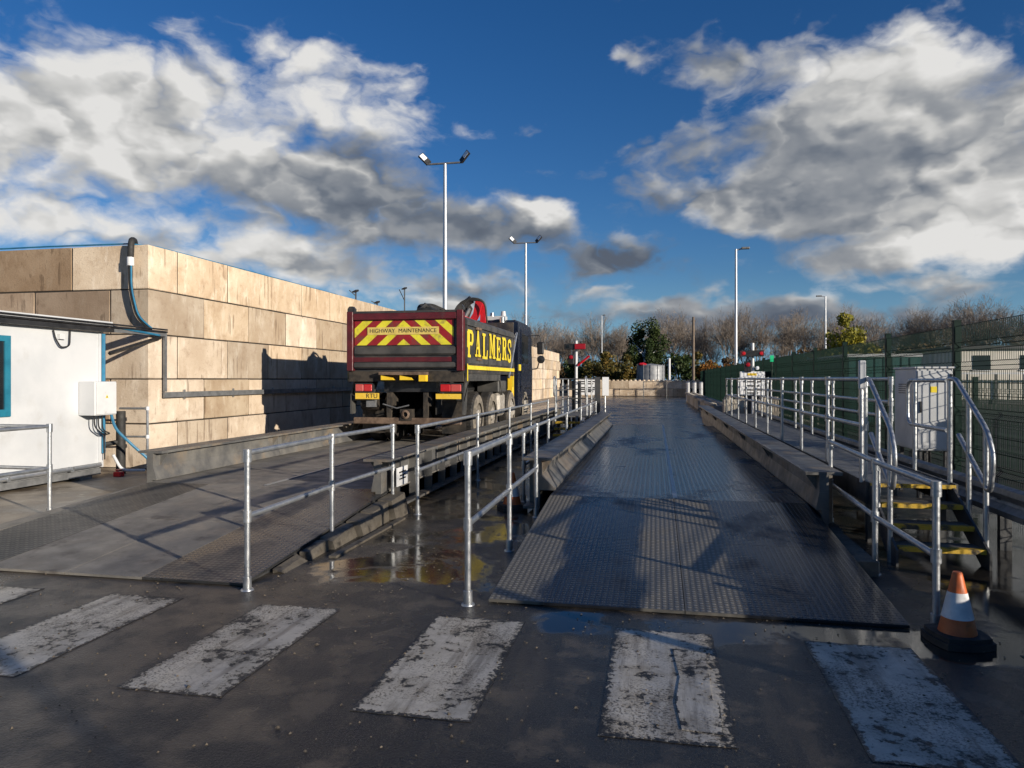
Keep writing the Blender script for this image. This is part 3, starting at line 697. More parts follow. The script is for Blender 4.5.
# ------------------------------------------------------------------ green mesh fence
fence = thing('mesh_fence', 'dark green welded mesh fence with folded ridges along the right boundary', 'fence', (4.3, -4, 0))
PITCH = 3.1; PH = 2.32
pm_ = MB()
zz = [.06, .36, .42, .48, 1.08, 1.14, 1.2, 1.72, 1.78, 1.84, 2.0, 2.06, 2.12, 2.36]
xx = [0, 0, .06, 0, 0, .06, 0, 0, .06, 0, 0, .06, 0, 0]
for i in range(58):
    y = .06 + i * .0517
    pm_.tube([(xx[k], y, zz[k]) for k in range(len(zz))], .0055, 3, False)
for k, z in enumerate(zz):
    pm_.tube([(xx[k] + .006, .03, z), (xx[k] + .006, PITCH - .1, z)], .0055, 3, False)
for z in (.65, .85, 1.38, 1.55): pm_.tube([(.006, .03, z), (.006, PITCH - .1, z)], .0055, 3, False)
pme = pm_.mesh('mesh_panel'); pme.materials.append(MATS['green_fence'])
post = MB(); post.box(-.045, .045, -.04, .04, 0, 2.44); post.box(-.05, .05, -.045, .045, 2.441, 2.455); pome = post.mesh('fence_post'); pome.materials.append(MATS['green_fence'])
y = -4.1 - 0.0
n = 0
y0 = 11.4 - 5 * PITCH
while y0 < 68:
    link_mesh('fence_post', pome, fence, (0, y0 + 4, 0)); link_mesh('mesh_panel', pme, fence, (-.03, y0 + 4 + .05, 0)); y0 += PITCH
# ------------------------------------------------------------------ things behind the fence
tc = thing('teal_container', 'teal steel container with white roof edge behind the green fence', 'container', (7.7, 31, 0))
B(tc, 'body', 'teal_container', 6.5, 8.9, 26.5, 37, .12, 2.36)
B(tc, 'roof_edge', 'white_paint', 6.46, 8.94, 26.46, 37.04, 2.362, 2.47)
for i in range(35): B(tc, 'rib', 'teal_container', 6.47, 6.4985, 26.6 + i * .295, 26.72 + i * .295, .16, 2.33)
for i in range(8): B(tc, 'rib', 'teal_container', 6.6 + i * .28, 6.72 + i * .28, 26.47, 26.4985, .16, 2.33)
for y in (28.5, 31.5, 34.5):
    w = B(tc, 'window', 'glass_dark', 6.455, 6.469, y, y + 1.0, 1.2, 1.95)
pc = thing('site_office', 'long pale cladding site office with dark windows seen through the fence', 'building', (22, 54, 0))
ox, oy = 18.6, 50.
B(pc, 'wall', 'pale_cladding', ox, 60, oy, 58, .3, 3.5)
B(pc, 'roof', 'roof_dark', ox - .2, 60.2, oy - .3, 58.3, 3.501, 3.7)
for i in range(12):
    x = ox + 1.2 + i * 2.7
    w = B(pc, 'window', 'glass_dark', x, x + 1.0, oy - .04, oy - .001, 2.2, 3.1)
    MB().box(x - .07, x + 1.07, oy - .07, oy - .041, 2.1, 2.19).build('sill', 'white_paint', w)
for i in range(36): B(pc, 'cladding_batten', 'pale_cladding', ox + .1 + i * .8, ox + .18 + i * .8, oy - .03, oy - .001, .35, 2.0)
B(pc, 'rail', 'white_paint', ox - .3, 60, oy - 1.1, oy - 1.04, 1.9, 2.0)
for i in range(14): B(pc, 'rail_post', 'dark_steel', ox - .2 + i * 2.2, ox - .08 + i * 2.2, oy - 1.1, oy - 1.04, 0, 1.9)
B(pc, 'plinth', 'roof_dark', ox + .05, 59.95, oy + .05, 57.95, 0, .299)
gp = thing('green_sign', 'small bright green lit panel above the fence beside the signal', 'sign', (4.0, 26, 0))
B(gp, 'panel', 'signal_green', 3.93, 4.05, 26.0, 26.04, 2.2, 2.42)
MB().tube([(3.99, 26.06, 0), (3.99, 26.06, 2.3)], .025, 6).build('post', 'green_fence', gp)

# unseen low barrier and flat trailer, added to lay shade over the near ramp
lw = thing('shade_barrier', 'unseen concrete barrier added outside the right edge to cast shade', 'barrier', (4.9, -10, 0))
for i in range(8):
    m = MB(); y = -12 + i * 2.02
    m.prism([(4.75, 0), (5.25, 0), (5.1, .4), (5.06, 1.02), (4.94, 1.02), (4.9, .4)], 'Y', y, y + 2.0); m.build('shade_barrier_unit', 'concrete', lw)
tl = thing('shade_trailer', 'unseen flat trailer added outside the right edge to cast shade', 'trailer', (7.2, -4, 0))
B(tl, 'bed', 'dark_steel', 6.0, 8.4, -14, 1.6, 1.16, 1.38)
for y in (-12.5, -11.2, -9.9):
    for x in (6.05, 8.0): MB().lathe([(.001, 0), (.25, 0), (.48, .03), (.5, .1), (.5, .2), (.48, .3), (.001, .3)], (x, y, .5), 'X', 18).build('wheel', 'tyre', tl)
for x in (6.4, 7.9): B(tl, 'chassis_rail', 'dark_steel', x, x + .12, -13.8, 1.4, .9, 1.158)
for x in (6.3, 7.9): B(tl, 'landing_leg', 'dark_steel', x, x + .1, -1, -.9, 0, .9)

# ------------------------------------------------------------------ cones
def cone(label, x, y, s=1., rz=0.):
    t = thing('traffic_cone', label, 'traffic cone', (x, y, 0), 'traffic cones')
    b = MB(); 
    pts = []
    for k in range(24):
        a = 2 * math.pi * k / 24; r = .185 / max(abs(math.cos(a)), abs(math.sin(a))) ** .55
        pts.append((x + r * s * math.cos(a + rz), y + r * s * math.sin(a + rz)))
    b.prism(pts, 'Z', .002, .045 * s); b.prism([(x + (p - x) * .9, y + (q - y) * .9) for p, q in pts], 'Z', .0455 * s, .075 * s)
    b.build('base', 'black_rubber', t, True)
    def seg(nm, z0, z1, mt, e=0):
        rr = lambda z: (.118 - .088 * (z - .07) / .40) * s + e
        MB().lathe([(rr(z0), z0 * s), (rr(z1), z1 * s)], (x, y, 0), 'Z', 24).build(nm, mt, t, True)
    seg('cone_body', .07, .47, 'orange_cone'); seg('reflective_sleeve', .175, .345, 'cone_white', .002)
    MB().lathe([(.03 * s, .47 * s), (.026 * s, .478 * s), (.0001, .478 * s)], (x, y, 0), 'Z', 16).build('cap', 'orange_cone', t, True)
    return t
cone('orange and white traffic cone at the foot of the right guard rail', 1.80, 4.76, .9, .2)
cone('orange and white traffic cone standing between the two weighbridges', -1.72, 8.55, .95, .5)

# ------------------------------------------------------------------ white cabin on the left
cb = thing('site_cabin', 'white portable cabin with teal window frame at the left edge', 'cabin', (-10, 7, 0))
CX = -8.8
for i in range(4): B(cb, 'wall_panel', 'white_panel', CX - .06, CX, 2.02 + i * 2, 4.0 + i * 2 - .012, .18, 2.36)
B(cb, 'body', 'white_panel', -11.2, CX - .062, 2.0, 10.0, .16, 2.36)
B(cb, 'end_panel', 'white_panel', -11.19, CX - .005, 10.0, 10.02, .17, 2.36)
B(cb, 'roof', 'white_panel', -11.3, CX + .12, 1.9, 10.08, 2.44, 2.53)
B(cb, 'gutter', 'black_plastic', CX + .005, CX + .13, 1.9, 10.1, 2.362, 2.43)
B(cb, 'base_rail', 'galv_dull', -11.15, CX - .02, 2.05, 9.98, .06, .158)
for y in (2.3, 4.8, 7.3, 9.7): B(cb, 'foot', 'concrete', -9.2, CX - .04, y - .12, y + .12, 0, .058)
for i in range(1, 4): B(cb, 'cover_strip', 'white_panel', CX + .001, CX + .012, 2.0 + i * 2 - .03, 2.0 + i * 2 + .03, .19, 2.35)
B(cb, 'kick_strip', 'galv_dull', CX + .001, CX + .01, 2.05, 9.96, .19, .25)
B(cb, 'corner_strip', 'white_panel', CX + .001, CX + .014, 9.90, 9.985, .256, 2.35)
wn = B(cb, 'window', 'glass_dark', CX + .004, CX + .012, 7.15, 8.2, 1.18, 2.12)
for a in ((7.05, 7.15, 1.08, 2.2), (8.2, 8.29, 1.08, 2.2), (7.15, 8.2, 2.12, 2.2), (7.15, 8.2, 1.08, 1.18)):
    MB().box(CX + .002, CX + .035, a[0], a[1], a[2], a[3]).build('frame', 'teal_paint', wn)
MB().tube([(CX + .05, 2.2, .22), (CX + .05, 9.9, .22)], .028, 8).build('skirting_pipe', 'galv', cb, True)
for y in (4, 5.5, 7, 8.2, 9.3): B(cb, 'pipe_clip', 'galv', CX + .002, CX + .085, y, y + .04, .185, .255)
for z in (2.05,): 
    MB().tube(bend([(CX + .03, 9.0, 2.33), (CX + .05, 9.02, 2.2), (CX + .05, 9.12, 2.07), (CX + .05, 9.28, 2.1), (CX + .04, 9.3, 2.34)], .06), .012, 6).build('loop_cable', 'black_plastic', cb, True)
    B(cb, 'cable_gland', 'white_paint', CX + .002, CX + .05, 9.1, 9.2, 2.2, 2.28)
MB().tube([(CX + .04, 9.97, .4), (CX + .04, 9.97, 2.33)], .03, 8).build('downpipe', 'blue_hose', cb, True)
eb = thing('meter_box', 'white electrical meter box fixed to the corner of the white cabin', 'electrical box', (-8.65, 9.7, 0))
B(eb, 'case', 'white_panel', -8.795, -8.5, 9.5, 9.95, 1.03, 1.56, b=.008)
B(eb, 'door', 'white_paint', -8.499, -8.485, 9.52, 9.93, 1.05, 1.54)
m = MB(); m.prism([(9.7, 1.30), (9.76, 1.30), (9.73, 1.355)], 'X', -8.4845, -8.483); m.build('warning_label', 'letter_yellow', eb)
MB().lathe([(.0001, 0), (.012, 0)], (-8.4825, 9.73, 1.318), 'X', 6).build('warning_symbol', 'print_black', eb)
for i, y in enumerate((9.6, 9.68, 9.76)): MB().tube(bend([(-8.6, y, 1.03), (-8.6, y, .85 - .03 * i), (-8.62, y + .2, .72), (-8.72, 9.94, .7), (-8.72, 9.95, .3)], .12), .011, 6).build('cable', 'black_plastic', eb, True)
hs_ = thing('blue_hose', 'blue water hose curving from the meter box to the ground', 'hose', (-8.4, 10.1, 0))
MB().tube(bend([(-8.53, 9.86, 1.06), (-8.5, 9.92, .8), (-8.35, 10.15, .5), (-8.15, 10.3, .25), (-8.0, 10.25, .02)], .3, 6), .022, 8).build('tube', 'blue_hose', hs_, True)
sp = thing('standpipe', 'grey galvanised standpipe with bends beside the block wall corner', 'standpipe', (-8.62, 10.6, 0))
MB().tube(bend([(-8.95, 10.55, 1.1), (-8.45, 10.6, 1.1), (-8.45, 10.6, .05)], .06), .02, 8).build('pipe', 'galv', sp, True)
MB().tube([(-8.9, 10.55, .62), (-8.45, 10.6, .62)], .018, 8).build('branch', 'galv', sp, True)
for z in (1.1, .62): MB().lathe([(.0001, .04), (.035, .03), (.035, -.03), (.0001, -.04)], (-8.45, 10.6, z), 'Z', 10).build('coupling', 'white_paint', sp, True)
MB().tube(bend([(-8.78, 10.2, .35), (-8.7, 10.3, .08), (-8.46, 10.55, .06)], .1), .025, 8).build('waste_pipe', 'white_paint', sp, True)
bp_ = thing('black_post', 'black insulated pipe post between cabin and block wall', 'pipe', (-8.8, 10.4, 0))
MB().tube([(-8.8, 10.4, 0), (-8.8, 10.4, 1.06)], .075, 10).build('lagging', 'black_rubber', bp_, True)
MB().tube([(-8.8, 10.4, .55), (-8.98, 10.05, .5)], .04, 8).build('branch', 'black_rubber', bp_, True)
rv = thing('red_valve', 'small red stop valve near the ground beside the cabin', 'valve', (-8.6, 10.12, 0))
B(rv, 'body', 'red_paint', -8.66, -8.52, 10.05, 10.16, .0, .09, b=.015)
MB().lathe([(.0001, .13), (.05, .125), (.05, .11), (.0001, .105)], (-8.59, 10.1, 0), 'Z', 10).build('handwheel', 'red_paint', rv)
MB().tube([(-8.59, 10.1, .08), (-8.59, 10.1, .11)], .01, 6).build('stem', 'galv', rv)
hc = thing('hose_coil', 'coiled black hose lying at the foot of the block wall corner', 'hose', (-8.3, 10.75, 0))
pts = [(-8.25 + (.2 + .002 * k) * math.cos(k * .4), 10.8 + (.17 + .002 * k) * math.sin(k * .4), .03 + .0035 * k) for k in range(48)]
MB().tube(pts, .025, 6).build('coil', 'black_rubber', hc, True)

# cable tray from the cabin to the block wall
ct = thing('cable_tray', 'dark cable tray from the cabin eave stepping down and along the block wall', 'cable tray', (-8.75, 11, 0))
def tray(nm, a, b, w=.05):
    x0, y0, z0 = a; x1, y1, z1 = b
    MB().box(min(x0, x1) - .02, max(x0, x1) + .02, min(y0, y1) - (.03 if y0 == y1 else 0), max(y0, y1) + (.03 if y0 == y1 else 0), min(z0, z1) - (w if z0 == z1 else 0), max(z0, z1) + (w if z0 == z1 else 0)).build(nm, 'galv_dull', ct)
tray('tray_section', (-8.72, 10.11, 2.42), (-8.72, 11.40, 2.42)); tray('tray_section', (-8.75, 11.43, 1.37), (-8.75, 11.43, 2.47)); tray('tray_section', (-8.75, 11.40, 1.31), (-8.75, 34, 1.31))
for z in (2.40, 2.44): MB().tube([(-8.695, 2.2, z + .07), (-8.66, 10.1, z + .05), (-8.68, 11.4, z + .05)], .016, 6).build('cable', 'black_plastic', ct)
MB().tube([(-8.70, 10.1, 2.46), (-8.685, 11.2, 2.38)], .02, 6).build('cable', 'blue_hose', ct)
MB().tube([(-8.78, 10.12, 2.02), (-8.74, 11.3, 2.35)], .035, 4).build('bracket_arm', 'black_plastic', ct)
for i in range(14): B(ct, 'tray_clip', 'galv', -8.798, -8.772, 12 + i * 1.6, 12.04 + i * 1.6, 1.22, 1.4)
wh = thing('wall_hose', 'black and blue hose hanging from an elbow over the block wall corner', 'hose', (-8.9, 10.98, 2.4))
MB().tube(bend([(-9.5, 11.6, 4.03), (-9.2, 11.2, 4.1), (-9.08, 10.98, 4.06), (-9.08, 10.96, 3.7)], .16, 6), .055, 10).build('elbow', 'black_rubber', wh, True)
MB().tube([(-9.08, 10.96, 3.75), (-9.08, 10.96, 3.6)], .062, 10).build('coupling', 'white_paint', wh, True)
MB().tube(bend([(-9.08, 10.96, 3.6), (-9.08, 10.96, 3.2), (-8.95, 10.97, 2.7), (-8.70, 11.0, 2.47)], .5, 8), .036, 10).build('hose', 'black_rubber', wh, True)
MB().tube(bend([(-9.04, 10.93, 3.6), (-9.04, 10.93, 3.2), (-8.91, 10.94, 2.7), (-8.66, 10.97, 2.49)], .5, 8), .016, 8).build('water_line', 'blue_hose', wh, True)
th = thing('top_hose', 'blue hose lying along the top edge of the block wall', 'hose', (-9, 11.3, 4))
MB().tube([(-14, 11.16, 4.03), (-11, 11.14, 4.04), (-9.25, 11.15, 4.03), (-8.95, 11.5, 4.02), (-8.93, 14, 4.02), (-8.94, 19, 4.02)], 0.015, 6).build('tube', 'blue_hose', th, True)
# gadgets on the wall top
for i, (y, h, lb) in enumerate(((20.3, .28, 'small black sprinkler head on the wall top nearest the camera'), (22.0, .12, 'squat black sprinkler lying on the wall top'), (24.6, .9, 'black camera on a thin mast on the wall top above the truck'))):
    s_ = thing('wall_device', lb, 'camera' if h > .5 else 'sprinkler', (-8.95, y, 3.99), None)
    MB().tube([(-8.95, y, 3.99), (-8.95, y, 4.0 + h)], .022, 6).build('stem', 'black_plastic', s_)
    MB().tube([(-9.05, y - .05, 4.0 + h - .03), (-8.95, y, 4.0 + h), (-8.88, y + .05, 4.03 + h)], [.02, .05, .03], 6).build('head', 'black_plastic', s_)
    MB().tube([(-8.95, y, 4.0 + h * .5), (-9.12, y - .1, 4.05 + h * .9)], .015, 5).build('arm', 'black_plastic', s_)

# ------------------------------------------------------------------ the truck
TX, TY = -4.83, 13.25
def build_truck():
    t = thing('tipper_truck', 'black and maroon highway maintenance tipper truck standing on the left weighbridge', 'truck', (TX, TY, DZ))
    O = Vector((TX, TY, DZ))
    class L(MB):
        def build(s, *a, **k): s.v = [q + O for q in s.v]; return MB.build(s, *a, **k)
    def bx(nm, mt, *d, par=t, b=0.): return L().box(*d, b=b).build(nm, mt, par)
    W = 1.2
    # chassis and axles
    for x in (-.45, .37): bx('chassis_rail', 'truck_grime', x, x + .08, .25, 7.6, .78, 1.05)
    bx('subframe', 'black_plastic', -.55, .55, .35, 4.9, 1.06, 1.28)
    for y in (1.35, 2.7, 4.85, 6.85): L().tube([(-.95, y, .5), (.95, y, .5)], .09, 10).build('axle', 'truck_grime', t)
    for y in (1.35, 2.7): L().lathe([(.0001, -.2), (.2, -.16), (.26, 0), (.2, .16), (.0001, .2)], (0, y, .5), 'Y', 14).build('differential', 'truck_grime', t, True)
    def wheel(x, y, s, double):
        r = .515; w = .30
        prof = [(.30, 0), (.42, .0), (.475, .02), (r, .06), (r, w - .06), (.475, w - .02), (.42, w), (.30, w)]
        ty = L(); ty.lathe([(a, s * (b - w)) for a, b in prof], (x, y, r), 'X', 28, True)
        if double: ty.lathe([(a, s * (b - w - .34)) for a, b in prof], (x, y, r), 'X', 28, True)
        for k in range(40):      # tread lugs
            a = 2 * math.pi * k / 40; ca, sa = math.cos(a), math.sin(a); da = .05
            ca2, sa2 = math.cos(a + da), math.sin(a + da); q0, q1 = s * (-.03), s * (-.12)
            P = lambda c_, s_, rr, xx: (x + xx, y + rr * c_, r + rr * s_)
            ty.hexa([P(ca, sa, r - .03, q0), P(ca2, sa2, r - .03, q0), P(ca2, sa2, r - .03, q1), P(ca, sa, r - .03, q1), P(ca, sa, r + .004, s * (-.05)), P(ca2, sa2, r + .004, s * (-.05)), P(ca2, sa2, r + .004, q1), P(ca, sa, r + .004, q1)])
        wh = ty.build('wheel', 'tyre', t, True)
        sw = L(); sw.lathe([(.3, s * .004), (.41, s * .006), (.47, -s * .014)], (x, y, r), 'X', 28); sw.build('sidewall', 'sidewall', wh, True)
        rm = L()
        if double: rm.lathe([(.30, -s * .03), (.29, -s * .12), (.2, -s * .16), (.16, -s * .15), (.15, -s * .02), (.11, 0), (.0001, 0)], (x, y, r), 'X', 20)
        else: rm.lathe([(.30, -s * .03), (.27, -s * .05), (.2, s * .01), (.15, s * .02), (.1, s * .06), (.0001, s * .06)], (x, y, r), 'X', 20)
        for k in range(10):
            a = 2 * math.pi * k / 10; rm.lathe([(.0001, s * .02), (.018, s * .015), (.018, -s * .03)] if not double else [(.0001, -s * .12), (.018, -s * .125), (.018, -s * .17)], (x, y + .235 * math.cos(a) * .85, r + .235 * math.sin(a) * .85), 'X', 6)
        rm.build('rim', 'rim', wh, True)
    for y in (1.35, 2.7): wheel(W - .02, y, 1, True); wheel(-W + .02, y, -1, True)
    for y in (4.85, 6.85): wheel(W - .02, y, 1, False); wheel(-W + .02, y, -1, False)
    # tipper body
    BL = 4.95; zb, zt = 1.5, 2.68; zs = 2.54
    bx('body_floor', 'truck_black', -W, W, .1, BL, zb - .07, zb)
    for s in (-1, 1):
        x0, x1 = (W - .05, W) if s > 0 else (-W, -W + .05)
        sd_ = bx('body_side', 'truck_black', x0, x1, .14, BL, zb + .002, zs - .16)
        q = L(); xo = s * W
        q.prism([(xo - s * .08, zs - .158), (xo + s * .035, zs - .158), (xo + s * .035, zs - .06), (xo - s * .02, zs), (xo - s * .08, zs)], 'Y', .13, BL); q.build('top_rail', 'truck_grey', sd_)
        q = L(); q.box(min(xo, xo + s * .03), max(xo, xo + s * .03), .14, BL, zb + .01, zb + .09); q.build('yellow_marking', 'letter_yellow', sd_)
        q = L(); q.box(min(xo + s * .001, xo + s * .022), max(xo + s * .001, xo + s * .022), .20, BL, zb + .13, zb + .26); q.build('lower_rib', 'truck_grey', sd_)
        q = L(); q.box(min(xo + s * .001, xo + s * .04), max(xo + s * .001, xo + s * .04), .0 + .14, .2, zb - .25, zs - .17); q.build('corner_post', 'truck_black', sd_)
        q = L(); q.box(min(xo + s * .041, xo + s * .047), max(xo + s * .041, xo + s * .047), .145, .195, zb - .22, zb + .12); q.box(min(xo + s * .041, xo + s * .047), max(xo + s * .041, xo + s * .047), .145, .195, zs - .6, zs - .28); q.build('edge_marking', 'letter_yellow', sd_)
        for (yy, zz_) in ((.95, 2.33), (.95, 1.70)):
            q = L(); q.box(min(xo, xo + s * .06), max(xo, xo + s * .06), yy, yy + .34, zz_, zz_ + .06, b=.01); q.build('hinge_bracket', 'rust', sd_)
    bx('headboard', 'truck_black', -W, W, BL, BL + .06, zb - .1, zt + .12)
    # tailgate
    tg = bx('tailgate', 'truck_black', -W + .12, W - .12, .06, .12, zb + .02, zt - .08)
    for x in (-W, W - .13): L().box(x, x + .13, -.02, .14, zb - .02, zt - .02, b=.01).build('tailgate_post', 'maroon', tg)
    L().box(-W + .131, W - .131, -.01, .13, zt - .19, zt - .06, b=.01).build('tailgate_top_rail', 'maroon', tg)
    L().box(-W, W, .0, .15, zt - .058, zt - .015).build('top_lip', 'truck_black', tg)
    L().box(-W + .131, W - .131, .0, .055, 1.79, 1.97, b=.03).build('tailgate_rib', 'truck_grey', tg)
    L().box(-W + .135, W - .25, .02, .056, 1.66, 1.75).build('red_band', 'maroon', tg)
    L().box(-W + .131, W - .131, .0, .055, 1.54, 1.65, b=.02).build('tailgate_rib', 'truck_grey', tg)
    for s in (-1, 1):
        L().prism([(s * W - s * .15, zt - .03), (s * W, zt - .03), (s * W, zt + .04), (s * W - s * .04, zt + .09), (s * W - s * .11, zt + .09), (s * W - s * .15, zt + .04)], 'Y', .02, .12).build('hinge_lug', 'truck_black', tg)
    # chevron board
    px0, px1, pz0, pz1 = -1.055, 1.0, 1.99, 2.48
    cb_ = L().box(px0, px1, .044, .058, pz0, pz1).build('chevron_board', 'chevron_red', tg)
    def clip(poly, f):
        o = []
        for i in range(len(poly)):
            p, q = poly[i], poly[(i + 1) % len(poly)]; a, b = f(p), f(q)
            if a >= 0: o.append(p)
            if a * b < 0: k = a / (a - b); o.append((p[0] + (q[0] - p[0]) * k, p[1] + (q[1] - p[1]) * k))
        return o
    cx_ = (px0 + px1) / 2; sl = .88
    for sgn in (-1, 1):
        for lo, hi in ((-.9, -.42), (-.19, 0.), (.22, .43), (.64, .85)):
            P = [(0, pz0), (px1 - cx_, pz0), (px1 - cx_, pz1), (0, pz1)]
            f = lambda p: p[0] + (p[1] - pz1) / sl
            P = clip(P, lambda p: f(p) - lo); P = clip(P, lambda p: hi - f(p)) if len(P) > 2 else P
            if len(P) < 3: continue
            q = L(); q.prism([(cx_ + sgn * a, b) for a, b in P], 'Y', .0425, .0437); q.build('yellow_stripe', 'chevron_yellow', cb_)
    L().box(-.78, .70, .034, .0405, 2.195, 2.345).build('name_board', 'name_board', cb_)
    for wd, x, al in (('HIGHWAY', -.735, 'LEFT'), ('MAINTENANCE', .655, 'RIGHT')): text_part(wd, 'word', 'print_black', cb_, O + Vector((x, .0325, 2.270)), (R(90), 0, 0), .112, .0012, 1., al)
    # rear beam, lamps, plates, bumper bar
    bx('rear_beam', 'truck_grime', -W + .02, W - .02, .06, .18, 1.27, 1.475)
    yb_ = bx('light_bar', 'rust', -.5, .48, -.08, .055, 1.40, 1.46)
    for x in (-.46, -.07): L().prism([(x, 1.30), (x + .27, 1.30), (x + .22, 1.345), (x, 1.39)], 'Y', -.06, .05).build('lamp_guard', 'yellow_paint', yb_)
    L().box(.33, .47, -.085, .05, 1.275, 1.398).build('lamp_guard', 'yellow_paint', yb_)
    for s, xa_, xb_ in ((-1, -1.05, -.70), (1, .72, 1.14)):
        hsg = bx('tail_lamp', 'black_plastic', xa_ - .02, xb_ + .02, .08, .16, 1.05, 1.24)
        mid = (xa_ + xb_) / 2
        L().box(xa_, mid - .004, .055, .079, 1.075, 1.215, b=.012).build('lens', 'tail_pink' if s < 0 else 'tail_red', hsg)
        L().box(mid + .004, xb_, .055, .079, 1.075, 1.215, b=.012).build('lens', 'tail_red' if s < 0 else 'tail_pink', hsg)
    pl = bx('number_plate', 'plate_yellow', -1.05, -.55, .06, .075, .92, 1.04)
    text_part('RTU', 'characters', 'print_black', pl, O + Vector((-.70, .0585, .98)), (R(90), 0, 0), .13, .001)
    bx('reflector_plate', 'plate_yellow', .63, 1.14, .06, .075, .93, 1.03)
    bar = bx('underrun_bar', 'rust', -1.12, 1.12, .12, .22, .42, .55, b=.015)
    for x in (-.42, .34): L().box(x, x + .09, .16, .24, .551, 1.05).build('bar_bracket', 'truck_grime', bar)
    hk = bx('tow_hitch', 'truck_grime', -.12, .12, .1, .3, .5, .72)
    L().lathe([(.05, -.02), (.09, 0), (.05, .02)], (0, .08, .62), 'Y', 14, True).build('towing_eye', 'rust', hk)
    for x, z in ((-.4, .95), (.38, .9)): L().tube([(x, .2, z - .35), (x, .2, z)], .04, 8).build('damper', 'galv_dull', t)
    L().tube([(-.5, .15, .82), (-.2, .12, .74), (.05, .14, .8)], .015, 6).build('air_line', 'galv_dull', t)
    L().tube([(-1.0, .35, .82), (-.62, .35, .82)], .14, 12).build('air_tank', 'truck_grime', t, True)
    bx('valve_block', 'galv_dull', -.85, -.66, .14, .24, .76, .9)
    for x in (-1.08, .62):
        bx('mudflap', 'truck_grime', x, x + .48, .5, .53, .22, .9)
    # rear mudguards
    for s in (-1, 1):
        xo = s * (W - .02); xi = s * (W - .46)
        q = L(); prof = [(.12, .9), (.5, 1.32), (3.45, 1.32), (3.72, .95), (3.68, .93), (3.42, 1.28), (.52, 1.28), (.16, .88)]
        q.prism(prof, 'X', min(xo, xi), max(xo, xi)); q.build('mudguard', 'truck_grey', t)
        q = L(); q.prism([(.5, 1.322), (3.45, 1.322), (3.45, 1.43), (.35, 1.43), (.12, 1.0), (.1, .62), (.3, .62), (.42, 1.15)], 'X', min(xo, xo - s * .03), max(xo, xo - s * .03)); q.build('side_valance', 'truck_grey', t)
    for s in (-1, 1): bx('dark_arch_panel', 'black_rubber', s * .5, s * .53, .45, 3.5, .6, 1.27)  # black panels added inside the arches to darken the wheel wells
    # side tanks between the axles
    bx('fuel_tank', 'rim', .62, 1.14, 3.5, 4.2, .42, .98, b=.06)
    bx('tool_locker', 'truck_grey', .62, 1.16, 3.35, 4.25, 1.0, 1.28, b=.02)
    bx('battery_box', 'truck_grey', -1.14, -.62, 3.5, 4.2, .42, .98, b=.06)
    # crane between body and cab
    kr = bx('crane_base', 'truck_black', -.5, .6, 5.06, 5.62, 1.0, 1.9, b=.03)
    dx = -.78
    L().tube([(.3 + dx, 5.33, 1.8), (.3 + dx, 5.33, 2.75)], .2, 14).build('crane_column', 'truck_black', kr, True)
    L().prism([(.55 + dx, 2.62), (.72 + dx, 2.56), (.98 + dx, 3.0), (1.1 + dx, 3.38), (1.0 + dx, 3.47), (.9 + dx, 3.4), (.84 + dx, 3.08)], 'Y', 5.16, 5.3).build('crane_boom', 'red_paint', kr)
    L().prism([(.98 + dx, 2.45), (1.12 + dx, 2.45), (1.14 + dx, 3.2), (1.08 + dx, 3.4), (1.0 + dx, 3.3)], 'Y', 5.32, 5.44).build('crane_link', 'red_paint', kr)
    L().tube([(.4 + dx, 5.1, 2.6), (.55 + dx, 5.1, 3.1), (.66 + dx, 5.1, 3.34), (.82 + dx, 5.1, 3.45)], .11, 8).build('crane_ram', 'black_plastic', kr, True)
    for i in range(4): L().tube(bend([(.3 + .07 * i + dx, 5.04, 2.6), (.36 + .05 * i + dx, 5.0, 3.15), (.6 + .06 * i + dx, 5.0, 3.42 + .025 * i), (1.2 + dx, 5.02, 3.4), (1.26 + dx, 5.06, 2.7)], .2), .026, 6).build('hydraulic_line', 'black_rubber', kr, True)
    L().hexa([(.12, 2.2, 2.62), (.36, 2.2, 2.62), (.2, 5.1, 2.55), (-.05, 5.1, 2.55), (.12, 2.2, 2.86), (.36, 2.2, 2.86), (.2, 5.1, 2.86), (-.05, 5.1, 2.86)]).build('jib', 'red_paint', kr)
    gb = L(); gb.prism([(-.42, 2.3), (.1, 2.3), (.16, 2.78), (-.02, 2.9), (-.3, 2.88), (-.44, 2.72)], 'Y', 1.7, 2.4); gb.prism([(-.2, 2.6), (.3, 2.56), (.34, 2.78), (-.1, 2.99)], 'Y', 2.41, 2.6); gb.build('clamshell_grab', 'black_plastic', kr)
    L().tube([(-.34, 1.8, 2.8), (-.2, 1.9, 2.97), (.05, 2.1, 2.86)], .055, 8).build('grab_ram', 'black_plastic', kr, True)
    L().tube(bend([(-.38, 2.0, 2.6), (-.4, 2.0, 2.98), (-.1, 2.1, 3.0), (.2, 2.2, 2.86)], .1), .03, 6).build('hydraulic_line', 'black_rubber', kr, True)
    L().prism([(.30 + dx, 2.4), (.62 + dx, 2.4), (.72 + dx, 2.9), (.84 + dx, 3.2), (.74 + dx, 3.36), (.56 + dx, 3.3), (.40 + dx, 3.0)], 'Y', 5.08, 5.14).build('crane_knuckle', 'truck_black', kr)
    L().tube([(.45 + dx, 5.02, 2.55), (.78 + dx, 5.02, 3.2)], .05, 8).build('crane_ram', 'galv_dull', kr, True)
    sl_ = L().box(.98, 1.14, 5.16, 5.34, .62, 1.75, b=.01).build('stabiliser_leg', 'yellow_paint', kr)
    L().tube([(1.06, 5.25, .3), (1.06, 5.25, .62)], .045, 8).build('ram', 'chrome', sl_)
    L().box(.96, 1.18, 5.12, 5.38, .26, .3).build('foot_pad', 'yellow_paint', sl_)
